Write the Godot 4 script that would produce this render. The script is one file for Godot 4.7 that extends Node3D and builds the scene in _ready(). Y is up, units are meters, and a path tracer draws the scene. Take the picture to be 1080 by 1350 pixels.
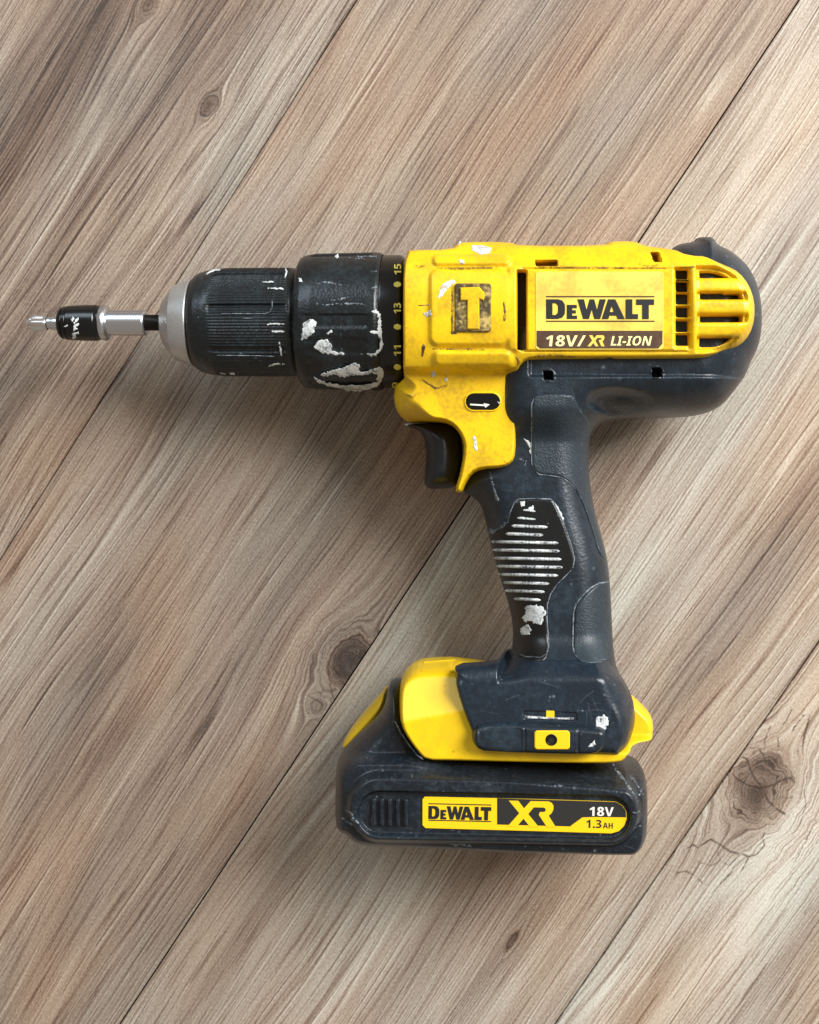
extends Node3D
# A worn yellow and black cordless drill lying on its side on wood-look floor planks, seen from above. Units are metres; outlines are measured in
# millimetres on the floor plan (x right, y towards the lower edge of the picture), heights in millimetres above the floor.

const FOCAL := 1788.0
var eye := Vector3(0.034, 0.4975, -0.0175)
var axis_x: Vector3
var axis_y: Vector3
var axis_z: Vector3
var M := {}
var rng := RandomNumberGenerator.new()
var drill: Node3D

func _ready() -> void:
	# ---- camera
	var cam := Camera3D.new()
	cam.name = "camera"
	cam.fov = rad_to_deg(2.0 * atan(675.0 / FOCAL))
	cam.near = 0.01
	cam.far = 20.0
	add_child(cam)
	cam.look_at_from_position(eye, Vector3.ZERO, Vector3(0, 0, -1))
	axis_x = cam.transform.basis.x
	axis_y = cam.transform.basis.y
	axis_z = cam.transform.basis.z
	# ---- room light: a window to the upper right, a dim room all round
	var we := WorldEnvironment.new()
	we.name = "world"
	var env := Environment.new()
	env.background_mode = Environment.BG_COLOR
	env.background_color = Color(0.6, 0.565, 0.525)
	env.background_energy_multiplier = 1.0
	env.tonemap_mode = Environment.TONE_MAPPER_LINEAR
	env.tonemap_exposure = 1.0
	env.sdfgi_enabled = true
	env.ssao_enabled = true
	env.ssil_enabled = true
	we.environment = env
	add_child(we)
	var win := AreaLight3D.new()
	win.name = "window_light"
	win.area_size = Vector2(0.78, 0.96)
	win.area_normalize_energy = false
	win.light_color = Color(0.98, 0.985, 0.985)
	win.light_energy = 7.3
	win.shadow_enabled = true
	add_child(win)
	win.look_at_from_position(Vector3(1.04, 1.0, -0.74), Vector3(0.03, 0.0, 0.0), Vector3.UP)
	var far := AreaLight3D.new()
	far.name = "far_window_light"
	far.area_size = Vector2(0.9, 0.6)
	far.area_normalize_energy = false
	far.light_color = Color(0.86, 0.94, 1.0)
	far.light_energy = 1.9
	far.shadow_enabled = true
	add_child(far)
	far.look_at_from_position(Vector3(-0.75, 1.1, -1.1), Vector3.ZERO, Vector3.UP)
	# ---- the place, then the things
	rng.seed = 4711
	make_materials()
	build_floor()
	build_drill()
	build_bit_holder()

# ------------------------------------------------------------------ measuring
func P3(px: float, py: float, h: float) -> Vector3:      # the point at height h (mm) that the picture shows at px, py
	var d := axis_x * ((px - 540.0) / FOCAL) - axis_y * ((py - 675.0) / FOCAL) - axis_z
	return eye + d * ((h * 0.001 - eye.y) / d.y)

func P(px: float, py: float, h: float) -> Vector2:       # the same on the floor plan, in mm
	var v := P3(px, py, h)
	return Vector2(v.x, v.z) * 1000.0

func Q(p: Vector2, h: float) -> Vector2:
	var v := Vector3(p.x * 0.001, h * 0.001, p.y * 0.001) - eye
	var w := -v.dot(axis_z)
	return Vector2(540.0 + FOCAL * v.dot(axis_x) / w, 675.0 - FOCAL * v.dot(axis_y) / w)

func W3(p: Vector2, h: float) -> Vector3:
	return Vector3(p.x, h, p.y) * 0.001

func sst(a: float, b: float, x: float) -> float:
	var t := clampf((x - a) / (b - a), 0.0, 1.0)
	return t * t * (3.0 - 2.0 * t)

func rbox(q: Vector2, cx: float, cy: float, hx: float, hy: float, r: float) -> float:   # distance to a rounded rectangle
	var dx := absf(q.x - cx) - hx + r
	var dy := absf(q.y - cy) - hy + r
	return minf(maxf(dx, dy), 0.0) + Vector2(maxf(dx, 0.0), maxf(dy, 0.0)).length() - r

func dome(x: float) -> float:
	var t := 1.0 - clampf(x, 0.0, 1.0)
	return sqrt(maxf(0.0, 1.0 - t * t))

func outline(a: Array, h: float, rounds := 0) -> PackedVector2Array:     # x, y, x, y ... of the picture, taken at height h
	var o := PackedVector2Array()
	for i in range(0, a.size(), 2):
		o.append(Vector2(a[i], a[i + 1]))
	for k in rounds:
		var n := PackedVector2Array()
		for i in o.size():
			var p: Vector2 = o[i]
			var q: Vector2 = o[(i + 1) % o.size()]
			n.append(p.lerp(q, 0.25))
			n.append(p.lerp(q, 0.75))
		o = n
	var r := PackedVector2Array()
	for p in o:
		r.append(P(p.x, p.y, h))
	return r

func rounded(x0: float, y0: float, x1: float, y1: float, r: float, h: float, turn := 0.0) -> PackedVector2Array:
	var o := PackedVector2Array()
	var c := Vector2((x0 + x1) / 2.0, (y0 + y1) / 2.0)
	for k in 4:
		var cc := Vector2(x1 - r if k == 0 or k == 1 else x0 + r, y1 - r if k == 1 or k == 2 else y0 + r)
		for j in 6:
			var an := -PI / 2.0 + k * PI / 2.0 + j * PI / 10.0
			var p := (cc + Vector2(cos(an), sin(an)) * r - c).rotated(turn) + c
			o.append(P(p.x, p.y, h))
	return o

# ------------------------------------------------------------------ meshes
class Surf:                                               # heights on a grid, kept so that marks can be laid on them
	var x0 := 0.0
	var y0 := 0.0
	var st := 1.0
	var nx := 0
	var ny := 0
	var hs := PackedFloat32Array()
	func at(p: Vector2) -> float:
		var fx := clampf((p.x - x0) / st, 0.0, nx - 1.001)
		var fy := clampf((p.y - y0) / st, 0.0, ny - 1.001)
		var i := int(fx)
		var j := int(fy)
		fx -= i
		fy -= j
		var k := j * nx + i
		return lerpf(lerpf(hs[k], hs[k + 1], fx), lerpf(hs[k + nx], hs[k + nx + 1], fx), fy)

func finish(v: PackedVector3Array, idx: PackedInt32Array) -> ArrayMesh:
	var n := PackedVector3Array()
	n.resize(v.size())
	for t in range(0, idx.size(), 3):
		var a := idx[t]
		var b := idx[t + 1]
		var c := idx[t + 2]
		var f := (v[c] - v[a]).cross(v[b] - v[a])
		n[a] += f
		n[b] += f
		n[c] += f
	for i in n.size():
		n[i] = n[i].normalized() if n[i].length_squared() > 0.0 else Vector3.UP
	var arr := []
	arr.resize(Mesh.ARRAY_MAX)
	arr[Mesh.ARRAY_VERTEX] = v
	arr[Mesh.ARRAY_NORMAL] = n
	arr[Mesh.ARRAY_INDEX] = idx
	var uv := PackedVector2Array()
	uv.resize(v.size())
	for i in v.size():
		uv[i] = Vector2(v[i].x + 0.15, v[i].z + 0.19) / 0.38
	arr[Mesh.ARRAY_TEX_UV] = uv
	var m := ArrayMesh.new()
	m.add_surface_from_arrays(Mesh.PRIMITIVE_TRIANGLES, arr)
	return m

# A shell over an outline: height(p, d) for the point p, d mm inside the edge. mirror > 0 turns it over about that height for the underside; else a skirt goes down.
func relief(poly: PackedVector2Array, height: Callable, st: float, mirror: float, skirt := 1.0, keep: Surf = null, hard := false) -> ArrayMesh:
	var lo := poly[0]
	var hi := poly[0]
	for p in poly:
		lo = lo.min(p)
		hi = hi.max(p)
	var nx := int((hi.x - lo.x) / st) + 4
	var ny := int((hi.y - lo.y) / st) + 4
	var x0 := lo.x - st * 1.5
	var y0 := lo.y - st * 1.5
	var m := poly.size()
	var pos := PackedVector2Array()
	pos.resize(nx * ny)
	var hs := PackedFloat32Array()
	hs.resize(nx * ny)
	var inn := PackedByteArray()
	inn.resize(nx * ny)
	for j in ny:
		var last_d := 0.0
		var last_i := -1
		var last_in := false
		for i in nx:
			var p := Vector2(x0 + i * st, y0 + j * st)
			var k := j * nx + i
			var d := last_d - (i - last_i) * st if last_i >= 0 else 0.0
			var ins := last_in
			if d < 20.0:
				var best := 1e9
				var near := p
				ins = false
				var a := poly[m - 1]
				for e in m:
					var b := poly[e]
					var ab := b - a
					var t := clampf((p - a).dot(ab) / maxf(ab.length_squared(), 1e-9), 0.0, 1.0)
					var c := a + ab * t
					var dd := p.distance_squared_to(c)
					if dd < best:
						best = dd
						near = c
					if (a.y > p.y) != (b.y > p.y) and p.x < a.x + (p.y - a.y) / (b.y - a.y) * ab.x:
						ins = not ins
					a = b
				d = sqrt(best)
				last_d = d
				last_i = i
				last_in = ins
				if not ins or d < st * 0.28:
					if d < st * 1.6:
						p = near
					ins = ins and d >= st * 0.28
					if not ins:
						d = 0.0
			pos[k] = p
			inn[k] = 1 if ins else 0
			hs[k] = height.call(p, d) if ins or last_d < 3.0 * st else 33.0
	if keep:
		keep.x0 = x0
		keep.y0 = y0
		keep.st = st
		keep.nx = nx
		keep.ny = ny
		keep.hs = hs
	var at := PackedInt32Array()
	at.resize(nx * ny)
	at.fill(-1)
	var v := PackedVector3Array()
	var idx := PackedInt32Array()
	for j in ny - 1:
		for i in nx - 1:
			var k := j * nx + i
			var q := [k, k + 1, k + nx + 1, k + nx]
			if inn[q[0]] + inn[q[1]] + inn[q[2]] + inn[q[3]] == 0:
				continue
			for c in 4:
				if at[q[c]] < 0:
					at[q[c]] = v.size()
					v.append(W3(pos[q[c]], hs[q[c]]))
			var ia := at[q[0]]
			var ib := at[q[1]]
			var ic := at[q[2]]
			var id := at[q[3]]
			if (pos[q[1]].distance_squared_to(pos[q[3]])) < (pos[q[0]].distance_squared_to(pos[q[2]])):
				idx.append_array([ia, ib, id, ib, ic, id])
			else:
				idx.append_array([ia, ib, ic, ia, ic, id])
	var edges := {}
	var nv := v.size()
	for t in range(0, idx.size(), 3):
		for c in 3:
			var a := idx[t + c]
			var b := idx[t + (c + 1) % 3]
			if edges.has(b * nv + a):
				edges.erase(b * nv + a)
			else:
				edges[a * nv + b] = true
	if mirror > 0.0:
		var ni := idx.size()
		for i in nv:
			v.append(Vector3(v[i].x, mirror * 0.002 - v[i].y, v[i].z))
		for t in range(0, ni, 3):
			idx.append_array([idx[t] + nv, idx[t + 2] + nv, idx[t + 1] + nv])
		for key in edges:
			var a: int = key / nv
			var b: int = key % nv
			idx.append_array([b, a, a + nv, b, a + nv, b + nv])
	else:
		var low := {}
		for key in edges:
			var a: int = key / nv
			var b: int = key % nv
			for e in [a, b]:
				if not low.has(e):
					var top: int = e
					if hard:
						top = v.size()
						v.append(v[e])
					low[e] = [top, v.size()]
					v.append(v[e] - Vector3(0, skirt * 0.001, 0))
			idx.append_array([low[b][0], low[a][0], low[a][1], low[b][0], low[a][1], low[b][1]])
	return finish(v, idx)

func facing(poly: PackedVector2Array) -> PackedVector2Array:
	var s := 0.0
	for i in poly.size():
		s += poly[i].cross(poly[(i + 1) % poly.size()])
	if s < 0.0:
		poly.reverse()
	return poly

# A flat piece with a small chamfer; top may be a height or a Callable of the place.
func slab_into(st: SurfaceTool, shape: PackedVector2Array, top: Variant, thick: float, chamfer: float) -> void:
	var poly := facing(shape.duplicate())
	var n := poly.size()
	var ins := PackedVector2Array()
	for i in n:
		var a := poly[(i + n - 1) % n]
		var b := poly[i]
		var c := poly[(i + 1) % n]
		var n1 := (b - a).orthogonal().normalized()
		var n2 := (c - b).orthogonal().normalized()
		var mid := (n1 + n2).normalized()
		var s := chamfer / maxf(0.4, mid.dot(n1))
		ins.append(b - mid * s)
	if chamfer > 0.0 and Vector2(poly[0]).distance_to(ins[0]) > 0.0:
		var mean := (poly[1] - poly[0]).orthogonal().normalized()
		if Geometry2D.is_point_in_polygon((poly[0] + poly[1]) / 2.0 - mean * 0.001, poly) == false:
			for i in n:
				ins[i] = poly[i] * 2.0 - ins[i]
	var th := func(p: Vector2) -> float: return top if top is float else (top as Callable).call(p)
	var tri := Geometry2D.triangulate_polygon(ins)
	for t in range(0, tri.size(), 3):
		var a := ins[tri[t]]
		var b := ins[tri[t + 1]]
		var c := ins[tri[t + 2]]
		if (b - a).cross(c - a) < 0.0:
			var x := b
			b = c
			c = x
		for p in [a, b, c]:
			st.add_vertex(W3(p, th.call(p)))
	for i in n:
		var j := (i + 1) % n
		var ta := th.call(poly[i]) as float
		var tb := th.call(poly[j]) as float
		if chamfer > 0.0:
			quad(st, W3(ins[j], tb), W3(ins[i], ta), W3(poly[i], ta - chamfer), W3(poly[j], tb - chamfer))
		quad(st, W3(poly[j], tb - chamfer), W3(poly[i], ta - chamfer), W3(poly[i], ta - thick), W3(poly[j], tb - thick))

func quad(st: SurfaceTool, a: Vector3, b: Vector3, c: Vector3, d: Vector3) -> void:
	for p in [a, b, c, a, c, d]:
		st.add_vertex(p)

func start() -> SurfaceTool:
	var st := SurfaceTool.new()
	st.begin(Mesh.PRIMITIVE_TRIANGLES)
	st.set_smooth_group(-1)
	return st

func slab(poly: PackedVector2Array, top: Variant, thick: float, chamfer: float) -> ArrayMesh:
	var st := start()
	slab_into(st, poly, top, thick, chamfer)
	st.generate_normals()
	return st.commit()

func tube(pts: PackedVector3Array, r: float, closed := false, taper := true) -> ArrayMesh:
	var v := PackedVector3Array()
	var idx := PackedInt32Array()
	var n := pts.size()
	var sides := 8
	for i in n:
		var t := (pts[(i + 1) % n] - pts[i - 1] if closed or (i > 0 and i < n - 1) else pts[1] - pts[0] if i == 0 else pts[n - 1] - pts[n - 2]).normalized()
		var s := t.cross(Vector3.UP).normalized()
		var u := s.cross(t)
		var rr := r * 0.001 * (0.35 if taper and not closed and (i == 0 or i == n - 1) else 1.0)
		for k in sides:
			var an := TAU * k / sides
			v.append(pts[i] + (s * cos(an) + u * sin(an)) * rr)
	for i in (n if closed else n - 1):
		for k in sides:
			var a := i * sides + k
			var b := i * sides + (k + 1) % sides
			var c := ((i + 1) % n) * sides + (k + 1) % sides
			var d := ((i + 1) % n) * sides + k
			idx.append_array([a, c, b, a, d, c])
	return finish(v, idx)

# A turned piece about the line from a along dir; each run of [along, radius] (m) is smooth in itself; bump(angle, along) adds to the radius.
func turned(a: Vector3, dir: Vector3, runs: Array, nth: int, bump: Variant = null) -> ArrayMesh:
	var up := Vector3.UP
	if absf(dir.dot(up)) > 0.99:
		up = Vector3.FORWARD
	var side := dir.cross(up).normalized()
	up = side.cross(dir).normalized()
	var v := PackedVector3Array()
	var idx := PackedInt32Array()
	for run in runs:
		var first := v.size()
		for s in run:
			for k in nth:
				var an := TAU * k / nth
				var r: float = s[1]
				if bump != null and r > 0.0:
					r += (bump as Callable).call(an, s[0])
				v.append(a + dir * s[0] + (up * cos(an) + side * sin(an)) * r)
		for i in run.size() - 1:
			for k in nth:
				var p: int = first + i * nth + k
				var q: int = first + i * nth + (k + 1) % nth
				idx.append_array([p, q, q + nth, p, q + nth, p + nth])
	return finish(v, idx)

func put(mesh: Mesh, called: String, mat: Material, parent: Node, label := "") -> MeshInstance3D:
	var o := MeshInstance3D.new()
	o.name = called
	var twin := 0
	while parent.has_node(NodePath(str(o.name))):
		twin += 1
		o.name = "%s_%03d" % [called, twin]
	o.mesh = mesh
	o.material_override = mat
	if label:
		o.set_meta("label", label)
	parent.add_child(o, true)
	return o

func thing(called: String, label: String, category: String) -> Node3D:
	var o := Node3D.new()
	o.name = called
	o.set_meta("label", label)
	o.set_meta("category", category)
	add_child(o, true)
	return o

# Printed lettering laid on a flat spot: from x0 to x1 with the baseline at y (picture), at height h.
func lettering(words: String, x0: float, x1: float, ytop: float, ybase: float, h: float, mat: Material, parent: Node, skew := 0.0, turn := 0.0) -> MeshInstance3D:
	var tm := TextMesh.new()
	var f := SystemFont.new()
	f.font_names = PackedStringArray(["Droid Sans"])
	f.font_weight = 700
	tm.font = f
	tm.text = words
	tm.font_size = 64
	tm.pixel_size = 0.01
	tm.depth = 0.02
	tm.curve_step = 1.0
	var box := tm.get_aabb()
	var a := P3(x0, ybase, h)
	var b := P3(x1, ybase, h)
	var c := P3(x0, ytop, h)
	if turn != 0.0:
		b = a + (b - a).rotated(Vector3.UP, -turn)
		c = a + (c - a).rotated(Vector3.UP, -turn)
	var ex := (b - a) / box.size.x
	var ey := (c - a) / box.size.y + ex * skew
	var o := put(tm, "lettering", mat, parent)
	o.transform = Transform3D(Basis(ex, ey, Vector3(0, 0.002, 0)), a - ex * box.position.x - ey * box.position.y)
	return o

# ------------------------------------------------------------------ materials
func noise(s: int, freq: float, octaves := 3) -> FastNoiseLite:
	var n := FastNoiseLite.new()
	n.seed = s
	n.noise_type = FastNoiseLite.TYPE_SIMPLEX_SMOOTH
	n.frequency = freq
	n.fractal_octaves = octaves
	return n

func dab(im: Image, x: float, y: float, r: float, c: Color, a: float) -> void:      # wraps round the edges
	var w := im.get_width()
	var h := im.get_height()
	for j in range(int(floor(y - r)), int(ceil(y + r)) + 1):
		for i in range(int(floor(x - r)), int(ceil(x + r)) + 1):
			var d := Vector2(i - x, j - y).length()
			if d < r:
				var k := a * minf(1.0, (r - d) * 1.2)
				var u := posmod(i, w)
				var v := posmod(j, h)
				im.set_pixel(u, v, im.get_pixel(u, v).lerp(c, k))

# Worn plastic: a base colour, cloudy dirt, specks and scratches.
func worn(size: int, base: Color, dirt: Color, dirt_amount: float, mark: Color, specks: int, scratches: int, s: int, alpha := 0.6, long := 30.0) -> ImageTexture:
	var im := Image.create(size, size, false, Image.FORMAT_RGB8)
	var cloud := noise(s, 0.012, 5).get_seamless_image(size, size)
	var fine := noise(s + 5, 0.09, 4).get_seamless_image(size, size)
	var cd := cloud.get_data()
	var fd := fine.get_data()
	var bytes := PackedByteArray()
	bytes.resize(size * size * 3)
	for i in size * size:
		var a := cd[i] / 255.0
		var b := fd[i] / 255.0
		var k := clampf((a * 0.65 + b * 0.5 - 0.52) * 3.0, 0.0, 1.0) * dirt_amount
		var g := 1.0 + (b - 0.5) * 0.10
		bytes[i * 3] = int(clampf(lerpf(base.r, dirt.r, k) * g, 0.0, 1.0) * 255.0)
		bytes[i * 3 + 1] = int(clampf(lerpf(base.g, dirt.g, k) * g, 0.0, 1.0) * 255.0)
		bytes[i * 3 + 2] = int(clampf(lerpf(base.b, dirt.b, k) * g, 0.0, 1.0) * 255.0)
	im.set_data(size, size, false, Image.FORMAT_RGB8, bytes)
	var r := RandomNumberGenerator.new()
	r.seed = s * 31 + 7
	for i in specks:
		dab(im, r.randf() * size, r.randf() * size, 0.8 + 1.8 * pow(r.randf(), 3.0), mark, alpha * r.randf_range(0.25, 1.0))
	for i in scratches:
		var p := Vector2(r.randf(), r.randf()) * size
		var an := r.randf_range(-0.5, 0.5) if r.randf() < 0.7 else r.randf() * TAU
		var st := Vector2(cos(an), sin(an))
		var a := alpha * r.randf_range(0.1, 0.6)
		for j in int(r.randf_range(4.0, long)):
			dab(im, p.x, p.y, 0.85, mark, a)
			p += st
			st = st.rotated(r.randf_range(-0.06, 0.06))
	return ImageTexture.create_from_image(im)

# A broken film (thin paint, dust, rubbed print): the colour where it holds, gaps where it has worn through.
func film(size: int, thick: Color, thin: Color, cover: float, soft: float, stretch: float, s: int) -> ImageTexture:
	var a := noise(s, 0.03, 4).get_seamless_image(size, size).get_data()
	var fine := noise(s + 3, 0.16, 3).get_seamless_image(size, int(size / stretch))
	fine.resize(size, size, Image.INTERPOLATE_CUBIC)
	var b := fine.get_data()
	var bytes := PackedByteArray()
	bytes.resize(size * size * 4)
	for i in size * size:
		var v := a[i] / 255.0 * 0.55 + b[i] / 255.0 * 0.45
		var k := clampf((v - (1.0 - cover)) / soft + 0.5, 0.0, 1.0)
		var c := thin.lerp(thick, clampf((v - (1.0 - cover)) * 3.5, 0.0, 1.0))
		bytes[i * 4] = int(c.r * 255.0)
		bytes[i * 4 + 1] = int(c.g * 255.0)
		bytes[i * 4 + 2] = int(c.b * 255.0)
		bytes[i * 4 + 3] = int(k * 255.0)
	return ImageTexture.create_from_image(Image.create_from_data(size, size, false, Image.FORMAT_RGBA8, bytes))

func filmed(tex: Texture2D, per_metre: float, rough: float) -> StandardMaterial3D:
	var m := tiled(tex, per_metre, rough)
	m.transparency = BaseMaterial3D.TRANSPARENCY_ALPHA
	return m

func grain_normal(s: int, freq: float, strength: float) -> ImageTexture:
	var im := noise(s, freq, 3).get_seamless_image(512, 512)
	im.convert(Image.FORMAT_RGB8)
	im.bump_map_to_normal_map(strength)
	return ImageTexture.create_from_image(im)

func plain(c: Color, rough: float, metal := 0.0, spec := 0.5) -> StandardMaterial3D:
	var m := StandardMaterial3D.new()
	m.albedo_color = c
	m.roughness = rough
	m.metallic = metal
	m.metallic_specular = spec
	return m

func tiled(tex: Texture2D, per_metre: float, rough: float, nrm: Texture2D = null, nscale := 0.4, spec := 0.5) -> StandardMaterial3D:
	var m := plain(Color.WHITE, rough, 0.0, spec)
	m.albedo_texture = tex
	m.uv1_triplanar = true
	m.uv1_scale = Vector3.ONE * per_metre
	if nrm:
		m.normal_enabled = true
		m.normal_texture = nrm
		m.normal_scale = nscale
	return m

func make_materials() -> void:
	var pebble := grain_normal(3, 0.3, 2.2)
	var satin := grain_normal(9, 0.28, 1.3)
	var dust := Color(0.62, 0.64, 0.65)
	M.rubber = tiled(worn(512, Color(0.088, 0.125, 0.158), Color(0.16, 0.21, 0.25), 0.75, dust, 520, 260, 11, 0.55), 6.5, 0.34, satin, 0.25)
	M.pad = tiled(worn(512, Color(0.125, 0.17, 0.2), Color(0.2, 0.25, 0.28), 0.6, dust, 420, 40, 12, 0.4), 9.0, 0.48, pebble, 0.45)
	M.grip = tiled(worn(512, Color(0.04, 0.047, 0.052), Color(0.09, 0.1, 0.11), 0.4, dust, 220, 40, 13, 0.45), 13.0, 0.33, satin, 0.3)
	M.scuffed = tiled(worn(768, Color(0.075, 0.1, 0.128), Color(0.19, 0.225, 0.25), 0.75, dust, 1100, 1300, 14, 0.7, 22.0), 5.5, 0.3, satin, 0.3)
	M.foot = tiled(worn(768, Color(0.095, 0.135, 0.175), Color(0.16, 0.21, 0.25), 0.6, dust, 1200, 800, 15, 0.75, 30.0), 5.5, 0.3, satin, 0.25)
	M.collar = tiled(worn(768, Color(0.045, 0.062, 0.072), Color(0.14, 0.185, 0.195), 0.85, dust, 900, 700, 16, 0.6, 20.0), 6.5, 0.33, satin, 0.35)
	M.black = plain(Color(0.055, 0.057, 0.06), 0.4)
	M.trigger = tiled(worn(256, Color(0.07, 0.085, 0.105), Color(0.1, 0.12, 0.14), 0.4, dust, 20, 10, 34, 0.4), 14.0, 0.32, satin, 0.15)
	M.gloss = plain(Color(0.035, 0.037, 0.04), 0.22)
	M.cavity = plain(Color(0.06, 0.055, 0.045), 0.8)
	M.inside = tiled(worn(256, Color(0.16, 0.15, 0.13), Color(0.3, 0.28, 0.24), 0.8, dust, 60, 10, 17, 0.4), 20.0, 0.7)
	M.yellow = tiled(worn(1024, Color(0.925, 0.745, 0.05), Color(0.67, 0.53, 0.13), 0.7, Color(0.34, 0.27, 0.14), 700, 260, 21, 0.55, 18.0), 5.0, 0.36, satin, 0.15)
	M.yellow_clean = tiled(worn(512, Color(0.95, 0.78, 0.055), Color(0.76, 0.62, 0.13), 0.45, Color(0.42, 0.34, 0.17), 160, 160, 22, 0.3), 9.0, 0.34, satin, 0.15)
	M.yellow_tab = plain(Color(0.93, 0.76, 0.09), 0.38)
	M.sticker = tiled(worn(512, Color(0.93, 0.81, 0.35), Color(0.74, 0.63, 0.28), 0.7, Color(0.4, 0.34, 0.2), 120, 70, 23, 0.4), 12.0, 0.33)
	M.sticker_yellow = plain(Color(0.94, 0.77, 0.08), 0.32)
	M.sticker_brown = tiled(worn(256, Color(0.3, 0.215, 0.16), Color(0.37, 0.28, 0.21), 0.5, dust, 20, 20, 24, 0.3), 16.0, 0.35)
	M.sticker_black = plain(Color(0.16, 0.155, 0.15), 0.36)
	M.ink = plain(Color(0.12, 0.125, 0.13), 0.4)
	M.ink_white = plain(Color(0.88, 0.87, 0.82), 0.45)
	M.ink_gold = plain(Color(0.93, 0.78, 0.32), 0.45)
	M.ink_number = plain(Color(0.88, 0.83, 0.36), 0.5)
	M.ink_pale = plain(Color(0.93, 0.9, 0.62), 0.5)
	M.icon = tiled(worn(256, Color(0.27, 0.22, 0.12), Color(0.74, 0.64, 0.36), 0.95, Color(0.7, 0.62, 0.4), 160, 30, 25, 0.7), 22.0, 0.45)
	M.paint = filmed(film(512, Color(0.87, 0.88, 0.87), Color(0.66, 0.68, 0.69), 0.68, 0.16, 1.0, 26), 13.0, 0.62)
	M.rib_worn = filmed(film(512, Color(0.86, 0.87, 0.86), Color(0.5, 0.52, 0.53), 0.63, 0.16, 1.0, 27), 14.0, 0.6)
	M.seam_dust = filmed(film(512, Color(0.56, 0.6, 0.62), Color(0.34, 0.37, 0.4), 0.6, 0.25, 1.0, 28), 13.0, 0.6)
	M.steel = plain(Color(0.82, 0.83, 0.85), 0.27, 1.0)
	M.chrome = plain(Color(0.88, 0.88, 0.88), 0.3, 1.0)
	M.cone = tiled(worn(512, Color(0.78, 0.78, 0.78), Color(0.6, 0.6, 0.59), 0.6, Color(0.75, 0.75, 0.75), 160, 120, 29, 0.5, 40.0), 14.0, 0.36, satin, 0.15)
	M.cone.metallic = 0.75
	M.grime = filmed(film(512, Color(0.34, 0.27, 0.13), Color(0.5, 0.4, 0.14), 0.5, 0.3, 1.0, 30), 13.0, 0.65)
	M.print_wear = filmed(film(256, Color(0.42, 0.34, 0.24), Color(0.5, 0.42, 0.28), 0.5, 0.3, 1.0, 33), 26.0, 0.5)
	M.hex = plain(Color(0.14, 0.125, 0.11), 0.4, 0.7)

# ------------------------------------------------------------------ floor planks
const LONG_MM := 580.0                    # length of plank that one texture covers
const TEX_W := 560
const TEX_H := 2048
var along: Vector2
var across: Vector2
var seam := [0.0, 0.0, 0.0, 0.0, 0.0]

func ramp(t: float) -> Color:             # wood tones from the darkest grain to the palest
	if t < 0.3:
		return Color(0.25, 0.2, 0.17).lerp(Color(0.425, 0.35, 0.302), t / 0.3)
	if t < 0.6:
		return Color(0.425, 0.35, 0.302).lerp(Color(0.59, 0.522, 0.458), (t - 0.3) / 0.3)
	return Color(0.59, 0.522, 0.458).lerp(Color(0.81, 0.785, 0.73), (t - 0.6) / 0.4)

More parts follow.
